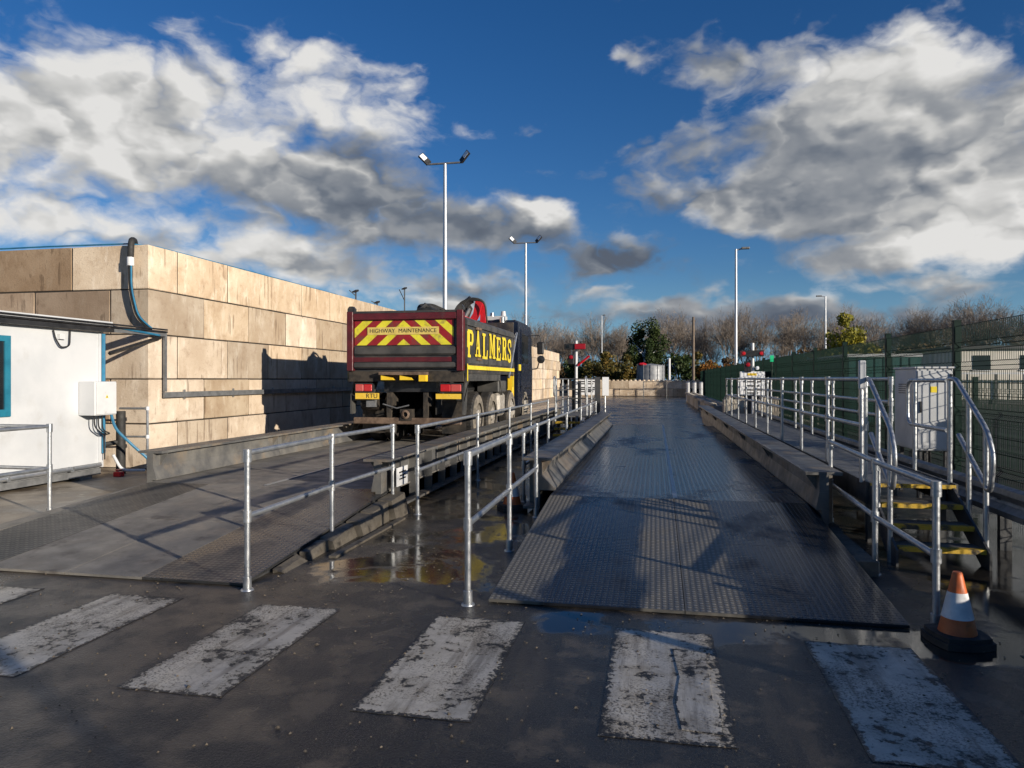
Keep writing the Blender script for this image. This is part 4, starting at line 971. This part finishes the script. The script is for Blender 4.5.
    L().tube([(1.20, 4.35, 1.35), (1.22, 5.3, 2.55)], .03, 6).build('sheet_arm', 'galv', t, True)
    bx('marker_pole', 'letter_yellow', 1.15, 1.19, 5.02, 5.06, 1.1, 2.45)
    # cab
    q = L(); q.prism([(5.72, .55), (8.0, .55), (8.05, 1.5), (7.85, 2.75), (7.7, 2.86), (5.72, 2.88)], 'X', -W + .03, W - .03)
    cbx = q.build('cab', 'truck_navy', t)
    L().box(-W + .1, W - .1, 5.74, 7.6, 2.882, 2.93).build('roof_panel', 'truck_navy', cbx)
    for s in (-1, 1):
        xo = s * (W - .028)
        dr = L(); dr.box(min(xo, xo + s * .012), max(xo, xo + s * .012), 6.15, 7.35, .95, 2.7); d_ = dr.build('door', 'truck_navy', cbx)
        dr = L(); dr.prism([(6.25, 1.75), (7.25, 1.75), (7.2, 2.55), (6.25, 2.6)], 'X', min(xo + s * .0125, xo + s * .018), max(xo + s * .0125, xo + s * .018)); dr.build('door_glass', 'glass_dark', d_)
        dr = L(); dr.box(min(xo + s * .013, xo + s * .03), max(xo + s * .013, xo + s * .03), 6.2, 6.4, 1.5, 1.56); dr.build('door_handle', 'black_plastic', d_)
        dr = L(); dr.box(min(xo, xo + s * .016), max(xo, xo + s * .016), 5.85, 6.1, 1.55, 1.72); dr.build('yellow_badge', 'letter_yellow', cbx)
        mr = L(); mr.tube(bend([(xo, 7.5, 2.6), (xo + s * .3, 7.62, 2.62), (xo + s * .33, 7.62, 2.4)], .06), .018, 6); mr.tube(bend([(xo, 7.5, 1.6), (xo + s * .22, 7.62, 1.62), (xo + s * .3, 7.62, 1.9)], .06), .018, 6); ma = mr.build('mirror_arm', 'black_plastic', cbx, True)
        mr = L(); mr.box(min(xo + s * .22, xo + s * .42), max(xo + s * .22, xo + s * .42), 7.56, 7.66, 2.05, 2.42, b=.03); mr.build('mirror', 'black_plastic', ma)
        mr = L(); mr.lathe([(.0001, -.05), (.1, -.03), (.12, .03), (.0001, .08)], (xo + s * .33, 7.6, 1.9), 'Y', 14); mr.build('wide_mirror', 'black_plastic', ma, True)
    L().tube([(.75, 5.66, 1.6), (.75, 5.66, 3.0)], .075, 10).build('exhaust_stack', 'chrome', t, True)
    bc = bx('beacon_bar', 'grey_box', .3, .8, 5.8, 6.1, 2.94, 3.05)
    L().lathe([(.0001, 3.2), (.06, 3.19), (.08, 3.06)], (.72, 5.95, 0), 'Z', 12).build('beacon', 'grey_box', bc, True)
    L().lathe([(.0001, 3.16), (.06, 3.15), (.07, 3.06)], (.4, 5.95, 0), 'Z', 12).build('beacon', 'chrome', bc, True)
    # sign-written letters on the body side
    def quad(m, k, p): m.prism(p, 'X', 1.2205, 1.2235 + .0006 * k)
    def stroke(m, k, pts, w):
        for i in range(len(pts) - 1):
            a, b = Vector(pts[i]), Vector(pts[i + 1]); d = (b - a).normalized(); n_ = Vector((-d.y, d.x)) * w / 2; a2, b2 = a - d * w * .2, b + d * w * .2
            quad(m, k + i, [tuple(a2 - n_), tuple(b2 - n_), tuple(b2 + n_), tuple(a2 + n_)])
    R_ = lambda x0, x1, y0, y1: [(x0, y0), (x1, y0), (x1, y1), (x0, y1)]
    G = {
     'P': [R_(.14, .42, 0, 1), R_(0, .56, 0, .1), R_(0, .5, .9, 1), [(.42, .88), (.42, 1), (.78, 1), (.7, .86)], [(.78, 1), (1, .86), (.74, .8), (.7, .86)], [(1, .86), (1, .6), (.74, .65), (.74, .8)], [(1, .6), (.78, .44), (.7, .56), (.74, .65)], [(.78, .44), (.42, .44), (.42, .56), (.7, .56)]],
     'A': [[(.12, 0), (.24, 0), (.52, .86), (.44, 1)], [(.62, 0), (.9, 0), (.62, 1), (.44, 1)], R_(.27, .68, .28, .38), R_(0, .38, 0, .09), R_(.54, 1.02, 0, .09)],
     'L': [R_(.14, .42, 0, 1), R_(0, .58, .9, 1), R_(0, .95, 0, .1), [(.78, .1), (.95, .1), (1, .36), (.9, .36)]],
     'M': [R_(.1, .22, 0, 1), R_(.72, .98, 0, 1), [(.1, 1), (.34, 1), (.6, .3), (.5, .1)], [(.5, .1), (.6, .3), (.8, 1), (.72, 1)], R_(0, .34, 0, .09), R_(.62, 1.08, 0, .09), R_(0, .3, .91, 1), R_(.74, 1.08, .91, 1)],
     'E': [R_(.14, .42, 0, 1), R_(0, .95, 0, .1), R_(0, .92, .9, 1), R_(.4, .7, .45, .55), R_(.66, .76, .36, .64), [(.78, .1), (.95, .1), (1, .33), (.9, .33)], [(.78, .9), (.92, .9), (.96, .7), (.88, .7)]],
     'R': [R_(.14, .42, 0, 1), R_(0, .54, 0, .1), R_(0, .5, .9, 1), [(.42, .88), (.42, 1), (.76, 1), (.7, .86)], [(.76, 1), (.97, .86), (.72, .8), (.7, .86)], [(.97, .86), (.95, .64), (.72, .68), (.72, .8)], [(.95, .64), (.76, .48), (.68, .58), (.72, .68)], [(.76, .48), (.42, .48), (.42, .58), (.68, .58)], [(.48, .48), (.76, .48), (1.0, .1), (.74, .0)], R_(.7, 1.08, 0, .09)]}
    y = .22; hL = .55; z0 = 1.75
    for i, ch in enumerate('PALMERS'):
        w_ = .47 if ch != 'M' else .56
        m = L(); mp = lambda p: (y + p[0] * w_, z0 + .03 * (1 if i % 2 else 0) + p[1] * hL)
        if ch == 'S':
            pts = [(.9, .72), (.86, .92), (.6, .97), (.25, .92), (.14, .74), (.3, .58), (.66, .46), (.84, .28), (.72, .08), (.4, .03), (.12, .1), (.06, .3)]
            stroke(m, 0, [mp(p) for p in pts], .085)
        else:
            for k, poly in enumerate(G[ch]): quad(m, k, [mp(p) for p in poly])
        m.build('letter', 'letter_yellow', t)
        y += w_ + .16
    return t
build_truck()

# ------------------------------------------------------------------ middle stair platform, signals, signs
mp_ = thing('stair_platform', 'small steel platform with yellow edged steps between the weighbridges at the far end', 'platform', (-2.2, 19, 0))
B(mp_, 'deck_grating', 'grating', -2.65, -1.8, 19.2, 22.0, .565, .6)
for i in range(3):
    tr = B(mp_, 'stair_tread', 'grating', -2.62, -1.83, 18.45 + i * .25, 18.68 + i * .25, .13 + i * .15, .16 + i * .15)
    MB().box(-2.62, -1.83, 18.42 + i * .25, 18.449 + i * .25, .10 + i * .15, .165 + i * .15).build('nosing', 'worn_yellow', tr)
for x in (-2.66, -1.80): B(mp_, 'side_channel', 'dark_steel', x, x + .012, 18.5, 22.0, .3, .56)
for x in (-2.62, -1.86):
    for y in (19.3, 21.8): B(mp_, 'support_leg', 'dark_steel', x, x + .07, y, y + .07, 0, .564)
for x in (-2.64, -1.8):
    for y in (19.25, 20.6, 21.95): MB().tube([(x, y, .6), (x, y, 1.6)], TR, 8).build('post', 'galv', mp_, True)
    for z in (1.6, 1.28, 1.0): MB().tube([(x, 19.25, z), (x, 21.95, z)], TR * .9, 8).build('rail', 'dark_steel', mp_, True)
    MB().tube(bend([(x, 19.25, 1.15), (x, 18.75, 1.15), (x, 18.75, 1.66), (x, 19.05, 1.66), (x, 19.05, .3)], .12), TR, 8).build('loop_rail', 'galv', mp_, True)
for z in (1.6, 1.28, 1.0): MB().tube([(-2.64, 21.95, z), (-1.8, 21.95, z)], TR * .9, 8).build('rail', 'dark_steel', mp_, True)
dc = tag(B(None, 'column', 'dark_steel', -1.72, -1.58, 20.9, 21.04, 0, 1.66), 'dark square steel column at the far end of the middle rail', 'column')
sb = thing('notice_board', 'white notice board with printed lines behind the middle platform', 'sign', (-2.0, 22.4, 0))
B(sb, 'board', 'sign_white', -2.35, -1.78, 22.4, 22.43, 1.1, 1.62)
B(sb, 'side_panel', 'sign_white', -1.62, -1.42, 22.4, 22.43, 1.08, 1.66)
for x in (-2.3, -1.86, -1.54): MB().tube([(x, 22.46, 0), (x, 22.46, 1.6)], .025, 6).build('post', 'galv', sb)
for i, z in enumerate((1.52, 1.45, 1.33, 1.2)): B(sb, 'printed_line', 'print_black', -2.29, -1.84 - .06 * (i % 2), 22.394, 22.399, z - .018, z + .018)
def signal(label, x, y, ztop, zbar, red_right, board):
    s = thing('traffic_signal', label, 'traffic signal', (x, y, 0))
    MB().tube([(x, y, 0), (x, y, ztop)], .045, 10).build('pole', 'white_paint', s, True)
    B(s, 'base_box', 'dark_steel', x - .14, x + .14, y + .06, y + .3, 0, 1.55)
    h = B(s, 'signal_bar', 'black_plastic', x - .36, x + .30, y - .16, y - .05, zbar, zbar + .18, b=.012)
    if red_right:
        MB().box(x - .03, x + .305, y - .20, y - .161, zbar + .004, zbar + .176, b=.012).build('red_housing', 'signal_red', h)
        MB().lathe([(.0001, -.0), (.05, .0), (.06, .03)], (x - .24, y - .175, zbar + .09), 'Y', 12).build('lens', 'glass_dark', h)
    else:
        for dx, in ((-.27,), (.22,)): MB().lathe([(.0001, -.012), (.045, -.008), (.055, .012)], (x + dx, y - .173, zbar + .09), 'Y', 12).build('lens', 'tail_red', h)
        for dx in (-.355, .215): MB().box(x + dx, x + dx + .08, y - .17, y - .161, zbar + .02, zbar + .16).build('reflector', 'maroon', h)
    lo = B(s, 'lower_signal', 'black_plastic', x - .24, x - .06, y - .14, y - .05, zbar - .46, zbar - .16, b=.012)
    MB().lathe([(.0001, -.03), (.05, -.02), (.065, .01)], (x - .15, y - .15, zbar - .24), 'Y', 14).build('lens', 'signal_red', lo)
    MB().tube([(x, y, zbar + .09), (x, y - .06, zbar + .09)], .03, 6).build('bracket', 'dark_steel', s)
    MB().tube([(x - .15, y - .06, zbar - .3), (x, y, zbar - .3)], .02, 6).build('bracket', 'dark_steel', s)
    if board:
        b_ = B(s, 'sign_board', 'sign_white', x - .37, x + .33, y - .09, y - .065, 1.12, 1.82)
        MB().box(x - .16, x + .1, y - .095, y - .0905, 1.7, 1.77).build('printed_heading', 'yellow_paint', b_)
        for i, (w, z) in enumerate(((.24, 1.62), (.26, 1.52), (.2, 1.40), (.24, 1.28), (.16, 1.19))): MB().box(x - .02 - w, x - .02 + w, y - .095, y - .0905, z - .02, z + .02).build('printed_line', 'print_black', b_)
        MB().lathe([(.0001, -.03), (.05, -.02), (.06, .02)], (x + .12, y - .1, zbar - .34), 'Y', 10).build('white_lamp', 'lamp_lens', s)
    else:
        a = MB(); a.tube([(x + .05, y - .05, zbar - .5), (x + .42, y - .08, zbar - .2)], .035, 6); a.build('red_arm', 'red_paint', s)
signal('white pole traffic signal with half red bar at the far end between the weighbridges', -2.42, 22.2, 2.80, 2.52, True, False)
signal('white pole traffic signal with dark bar and white notice board at the walkway end', 2.82, 21.9, 2.66, 2.26, False, True)

# ------------------------------------------------------------------ lamp posts and poles
def lamp_double(label, x, y, h):
    t = thing('lamp_post', label, 'lamp post', (x, y, 0), 'tall floodlight posts behind the block wall')
    MB().tube([(x, y, 0), (x, y, h * .5), (x, y, h)], [.13, .11, .08], 12).build('column', 'pole_steel', t, True)
    MB().tube([(x - .85, y, h + .02), (x + .85, y, h + .02)], .05, 8).build('crossarm', 'galv_dull', t, True)
    for s in (-1, 1):
        m = MB(); c = Vector((x + s * .8, y, h + .05)); d = Vector((s * .68, -.2, .72)).normalized(); n = Vector((s * -.5, -.75, .2)); n = (n - d * n.dot(d)).normalized(); u = d.cross(n)
        P = lambda a, b, e: c + d * a * .6 + u * b * .66 + n * e * .8
        m.hexa([P(0, -.22, -.06), P(1.0, -.24, -.06), P(1.0, .24, -.06), P(0, .22, -.06), P(0, -.22, .06), P(1.0, -.24, .06), P(1.0, .24, .06), P(0, .22, .06)]); hd = m.build('floodlight', 'black_plastic', t)
        m = MB(); m.hexa([P(.42, -.18, .062), P(.95, -.18, .062), P(.95, .18, .062), P(.42, .18, .062), P(.42, -.18, .07), P(.95, -.18, .07), P(.95, .18, .07), P(.42, .18, .07)]); m.build('lens', 'lamp_lens', hd)
lamp_double('tallest twin headed floodlight post rising behind the block wall above the truck', -9.95, 33.0, 12.0)
lamp_double('second twin headed floodlight post farther back beyond the truck cab', -9.7, 53.5, 12.0)
def lamp_single(label, x, y, h, arm, r=.09):
    t = thing('lamp_post', label, 'lamp post', (x, y, 0), 'single arm street lamps beyond the fence')
    MB().tube([(x, y, 0), (x, y, h)], [r * 1.2, r * .8], 10).build('column', 'pole_steel', t, True)
    MB().tube([(x, y, h - .05), (x + arm * .45, y, h + .02)], .05, 6).build('bracket', 'pole_steel', t, True)
    B(t, 'lantern', 'galv_dull', min(x + arm * .4, x + arm), max(x + arm * .4, x + arm), y - .15, y + .15, h - .01, h + .12, b=.02)
lamp_single('tall single arm street lamp rising behind the right signal', 5.2, 48.5, 10.1, .85)
lamp_single('distant single arm street lamp behind the yellow tree', 17.2, 78, 10.1, -.9)
lamp_single('thin distant lamp post left of the evergreen tree', -7.3, 100, 10.5, .5, .07)
up = thing('utility_pole', 'plain dark timber pole right of the silver tank', 'pole', (3.7, 72, 0))
MB().tube([(3.7, 72, 0), (3.7, 72, 7.7)], [.16, .12], 10).build('shaft', 'wood_pole', up, True)
MB().tube([(3.45, 72, 7.3), (3.95, 72, 7.3)], .04, 6).build('crosspiece', 'wood_pole', up)
wp = thing('white_post', 'short white post just right of the silver tank', 'post', (1.35, 70, 0))
MB().tube([(1.35, 70, 0), (1.35, 70, 3.5)], .12, 10).build('shaft', 'white_paint', wp, True); MB().lathe([(.0001, 3.62), (.1, 3.6), (.14, 3.5)], (1.35, 70, 0), 'Z', 10).build('cap', 'white_paint', wp, True)
tk = thing('silver_tank', 'round silver corrugated tank behind the low far wall', 'tank', (-.45, 77, 0))
MB().lathe([(1.4 + (.03 if i % 2 else 0), i * .2) for i in range(16)] + [(1.38, 3.05), (.001, 3.25)], (-.45, 77, 0), 'Z', 32).build('shell', 'tank_steel', tk, True)
for a in range(12): MB().tube([(-.45 + 1.44 * math.cos(a * .5236), 77 + 1.44 * math.sin(a * .5236), 0), (-.45 + 1.44 * math.cos(a * .5236), 77 + 1.44 * math.sin(a * .5236), 3.15)], .035, 5).build('stave', 'tank_steel', tk)
rb = thing('red_cover', 'crumpled red cover lying on the left rim of the silver tank', 'cover', (-1.3, 76.3, 3.0))
m = MB(); m.lathe([(.0001, 3.3), (.2, 3.29), (.4, 3.22), (.48, 3.1), (.45, 3.02), (.0001, 3.0)], (-1.35, 76.3, 0), 'Z', 9); 
for q in m.v: q += Vector((random.uniform(-.08, .08), random.uniform(-.08, .08), random.uniform(-.06, .06)))
m.build('cloth', 'red_paint', rb)
for i, x in enumerate((2.3, 2.75, 3.2)):
    b_ = thing('bollard', ('left', 'middle', 'right')[i] + ' of three pale bollards at the far end of the fence', 'bollard', (x, 52, 0), 'pale far bollards')
    MB().tube([(x, 52, 0), (x, 52, 1.35)], .13, 10).build('shaft', 'white_paint', b_, True); MB().lathe([(.0001, 1.42), (.1, 1.40), (.14, 1.35)], (x, 52, 0), 'Z', 10).build('cap', 'galv', b_, True)
fg = thing('field_gate', 'dark tubular rail across the yard in front of the low far wall', 'rail', (-8, 64.5, 0))
for x in (-5.5, -1, 1.0, 3.4): MB().tube([(x, 64.5, 0), (x, 64.5, 1.4)], .05, 6).build('post', 'dark_steel', fg)
for z in (.75, 1.35): MB().tube([(-1, 64.5, z), (3.4, 64.5, z)], .035, 6).build('bar', 'dark_steel', fg)

# ------------------------------------------------------------------ trees
def rot_about(v, ax, a): return Matrix.Rotation(a, 3, ax) @ v
def bare_tree_mesh(seed, H):
    rnd = random.Random(seed); m = MB()
    def rv(): return Vector((rnd.uniform(-1, 1), rnd.uniform(-1, 1), rnd.uniform(-1, 1))).normalized()
    def grow(p, d, L, r, lev):
        n = 3 if lev < 2 else 2; pts = [p]; rs = [r]; q = p.copy(); dd = d.copy()
        for i in range(n):
            dd = (dd + rv() * (.12 + .05 * lev) + Vector((0, 0, .05))).normalized(); q = q + dd * L / n; pts.append(q.copy()); rs.append(max(r * (1 - .45 * (i + 1) / n), .007))
        m.tube(pts, rs, 6 if lev == 0 else 3 if lev > 1 else 4, False)
        if lev >= 5: return
        k = {0: 5, 1: 4, 2: 4, 3: 4, 4: 3}[lev]
        for i in range(k):
            t = rnd.uniform(.35 if lev else .45, 1.0); j = min(int(t * n), n - 1); a = pts[j].lerp(pts[j + 1], t * n - j)
            ax = dd.cross(rv()); 
            if ax.length < 1e-3: continue
            nd = rot_about(dd, ax.normalized(), rnd.uniform(.35, .85)); nd = (nd + Vector((0, 0, .18))).normalized()
            grow(a, nd, L * rnd.uniform(.55, .78), rs[j] * rnd.uniform(.5, .68), lev + 1)
        if lev < 4: grow(pts[-1], dd, L * .7, rs[-1] * .9, lev + 1)
    grow(Vector((0, 0, 0)), Vector((rnd.uniform(-.06, .06), rnd.uniform(-.06, .06), 1)).normalized(), H * .33, H * .013, 0)
    top = max(v.z for v in m.v)
    for v in m.v: v *= H / top
    return m.mesh('branches')
def leaf_cloud(seed, rx, rz, zc, n, size, lumps=16, mat='leaf_green'):
    rnd = random.Random(seed); m = MB(); cl = []
    for i in range(lumps):
        a = rnd.uniform(0, 6.283); e = rnd.uniform(-1, 1); rr = rnd.uniform(.3, .95)
        cl.append((Vector((math.cos(a) * math.sqrt(1 - e * e) * rx * rr, math.sin(a) * math.sqrt(1 - e * e) * rx * rr, zc + e * rz * rr)), rnd.uniform(.18, .42)))
    vs = []; fs = []
    for i in range(n):
        c, r = cl[rnd.randrange(lumps)]
        d = Vector((rnd.gauss(0, 1), rnd.gauss(0, 1), rnd.gauss(0, 1))).normalized() * (rnd.random() ** .45) * r * rx * 1.1
        p = c + Vector((d.x, d.y, d.z * min(1.2, rz / rx)))
        if p.z < .1: p.z = rnd.uniform(.1, .4)
        u = Vector((rnd.gauss(0, 1), rnd.gauss(0, 1), rnd.gauss(0, 1))).normalized(); w = u.cross(Vector((rnd.gauss(0, 1), rnd.gauss(0, 1), rnd.gauss(0, 1)))).normalized()
        s = size * rnd.uniform(.6, 1.3); o = len(vs)
        vs += [p - u * s, p + w * s * .55, p + u * s, p - w * s * .55]; fs.append((o, o + 1, o + 2, o + 3))
    me = bpy.data.meshes.new('crown'); me.from_pydata([tuple(v) for v in vs], [], fs); me.materials.append(MATS[mat]); return me
def trunk_mesh(h, r, seed):
    rnd = random.Random(seed); m = MB(); m.tube([(0, 0, 0), (rnd.uniform(-.1, .1), 0, h * .4), (rnd.uniform(-.2, .2), rnd.uniform(-.2, .2), h * .8)], [r, r * .75, r * .3], 8)
    for i in range(6):
        a = rnd.uniform(0, 6.28); z = h * rnd.uniform(.3, .7); m.tube([(0, 0, z), (math.cos(a) * h * .2, math.sin(a) * h * .2, z + h * .2)], [r * .35, r * .1], 5)
    return m.mesh('trunk')
def put_tree(name, label, cat, x, y, parts, rz=0., s=1., group=None):
    t = thing(name, label, cat, (x, y, 0), group); t.rotation_euler = (0, 0, rz); t.scale = (s, s, s)
    for nm, me in parts:
        o = bpy.data.objects.new(nm, me); col.objects.link(o); o.parent = t
    return t
bt = [bare_tree_mesh(s, 10.) for s in (3, 8, 14, 21, 33)]
for me in bt: me.materials.append(MATS['bark'])
ORD = ['first', 'second', 'third', 'fourth', 'fifth', 'sixth', 'seventh', 'eighth', 'ninth', 'tenth', 'eleventh', 'twelfth', 'thirteenth', 'fourteenth', 'fifteenth', 'sixteenth', 'seventeenth', 'eighteenth', 'nineteenth', 'twentieth', 'twenty first', 'twenty second', 'twenty third', 'twenty fourth', 'twenty fifth', 'twenty sixth', 'twenty seventh', 'twenty eighth', 'twenty ninth', 'thirtieth', 'thirty first', 'thirty second', 'thirty third', 'thirty fourth', 'thirty fifth', 'thirty sixth', 'thirty seventh', 'thirty eighth', 'thirty ninth', 'fortieth', 'forty first', 'forty second', 'forty third', 'forty fourth', 'forty fifth', 'forty sixth']
# (pixel-independent) tree line: bearing from the yard, distance, height
line = []
rt = random.Random(5)
for i in range(46):
    b = -13.5 + i * .86 + rt.uniform(-.35, .35); dist = rt.uniform(99, 124)
    line.append((b, dist))
for i, (b, dist) in enumerate(line):
    x, y = dist * math.sin(R(b)), dist * math.cos(R(b)); h = rt.uniform(.82, 1.12) * (10.8 if b < 3 else 11.4) * dist / 105
    put_tree('bare_tree', 'bare grey brown tree, %s from the left in the far tree line' % ORD[i], 'tree', x, y, [('branches', bt[i % 5])], rt.uniform(0, 6.28), h / 10, 'bare trees along the far boundary')
ev = leaf_cloud(4, 2.6, 3.9, 5.6, 9000, .17, 26, 'leaf_green')
put_tree('evergreen_tree', 'tall dense dark green tree rising above the silver tank', 'tree', -1.3, 94, [('crown', ev), ('trunk', trunk_mesh(8, .25, 1))], .4)
yl = leaf_cloud(9, 2.6, 2.5, 3.9, 5000, .17, 20, 'leaf_yellow')
put_tree('yellow_tree', 'bright yellow leaved tree behind the green fence', 'tree', 15.0, 60, [('crown', yl), ('trunk', trunk_mesh(5.5, .2, 2))], .9)
bushes = [leaf_cloud(20 + i, 2.2, 1.9, 1.9, 3600, .15, 18, mt) for i, mt in enumerate(('leaf_autumn', 'leaf_green', 'leaf_orange', 'leaf_brown', 'leaf_yellow'))]
tk_ = trunk_mesh(3, .12, 5)
def bush(label, bearing, dist, kind, s):
    x, y = dist * math.sin(R(bearing)), dist * math.cos(R(bearing))
    put_tree('bush', label, 'bush', x, y, [('crown', bushes[kind]), ('trunk', tk_)], random.uniform(0, 6.28), s, 'autumn bushes behind the far wall')
bush('dark olive bush just right of the middle signal', -5.6, 82, 1, 1.15)
bush('olive and gold bush left of the silver tank', -4.0, 80, 0, 1.2)
bush('tawny bush directly left of the silver tank', -2.4, 84, 0, 1.15)
bush('low brown bush behind the middle signal pole', -7.3, 88, 3, 1.1)
bush('low brown bush at the end of the tall block wall', -8.9, 86, 3, 1.0)
bush('dark green bush right of the white post', 1.6, 84, 1, 1.35)
bush('olive bush around the timber pole', 3.0, 88, 0, 1.25)
bush('orange leaved bush right of the timber pole', 4.4, 84, 2, .95)
bush('brown hedge bush behind the far fence end', 5.8, 88, 3, 1.1)
bush('brown bush behind the right signal', 7.6, 84, 3, 1.0)
bush('reddish brown bush left of the yellow tree', 11.6, 78, 3, 1.25)
bush('russet bush right of the yellow tree', 16.6, 70, 3, 1.2)
bush('russet bush above the fence left of the site office', 18.6, 74, 3, 1.3)
f2 = thing('mesh_fence', 'lower dark green mesh fence standing behind the tall boundary fence', 'fence', (6.1, 6, 0))
for k in range(9):
    link_mesh('fence_post', pome, f2, (0, k * PITCH, 0), (0, 0, 0), (1, 1, .67)); link_mesh('mesh_panel', pme, f2, (-.03, k * PITCH + .05, 0), (0, 0, 0), (1, 1, .67))
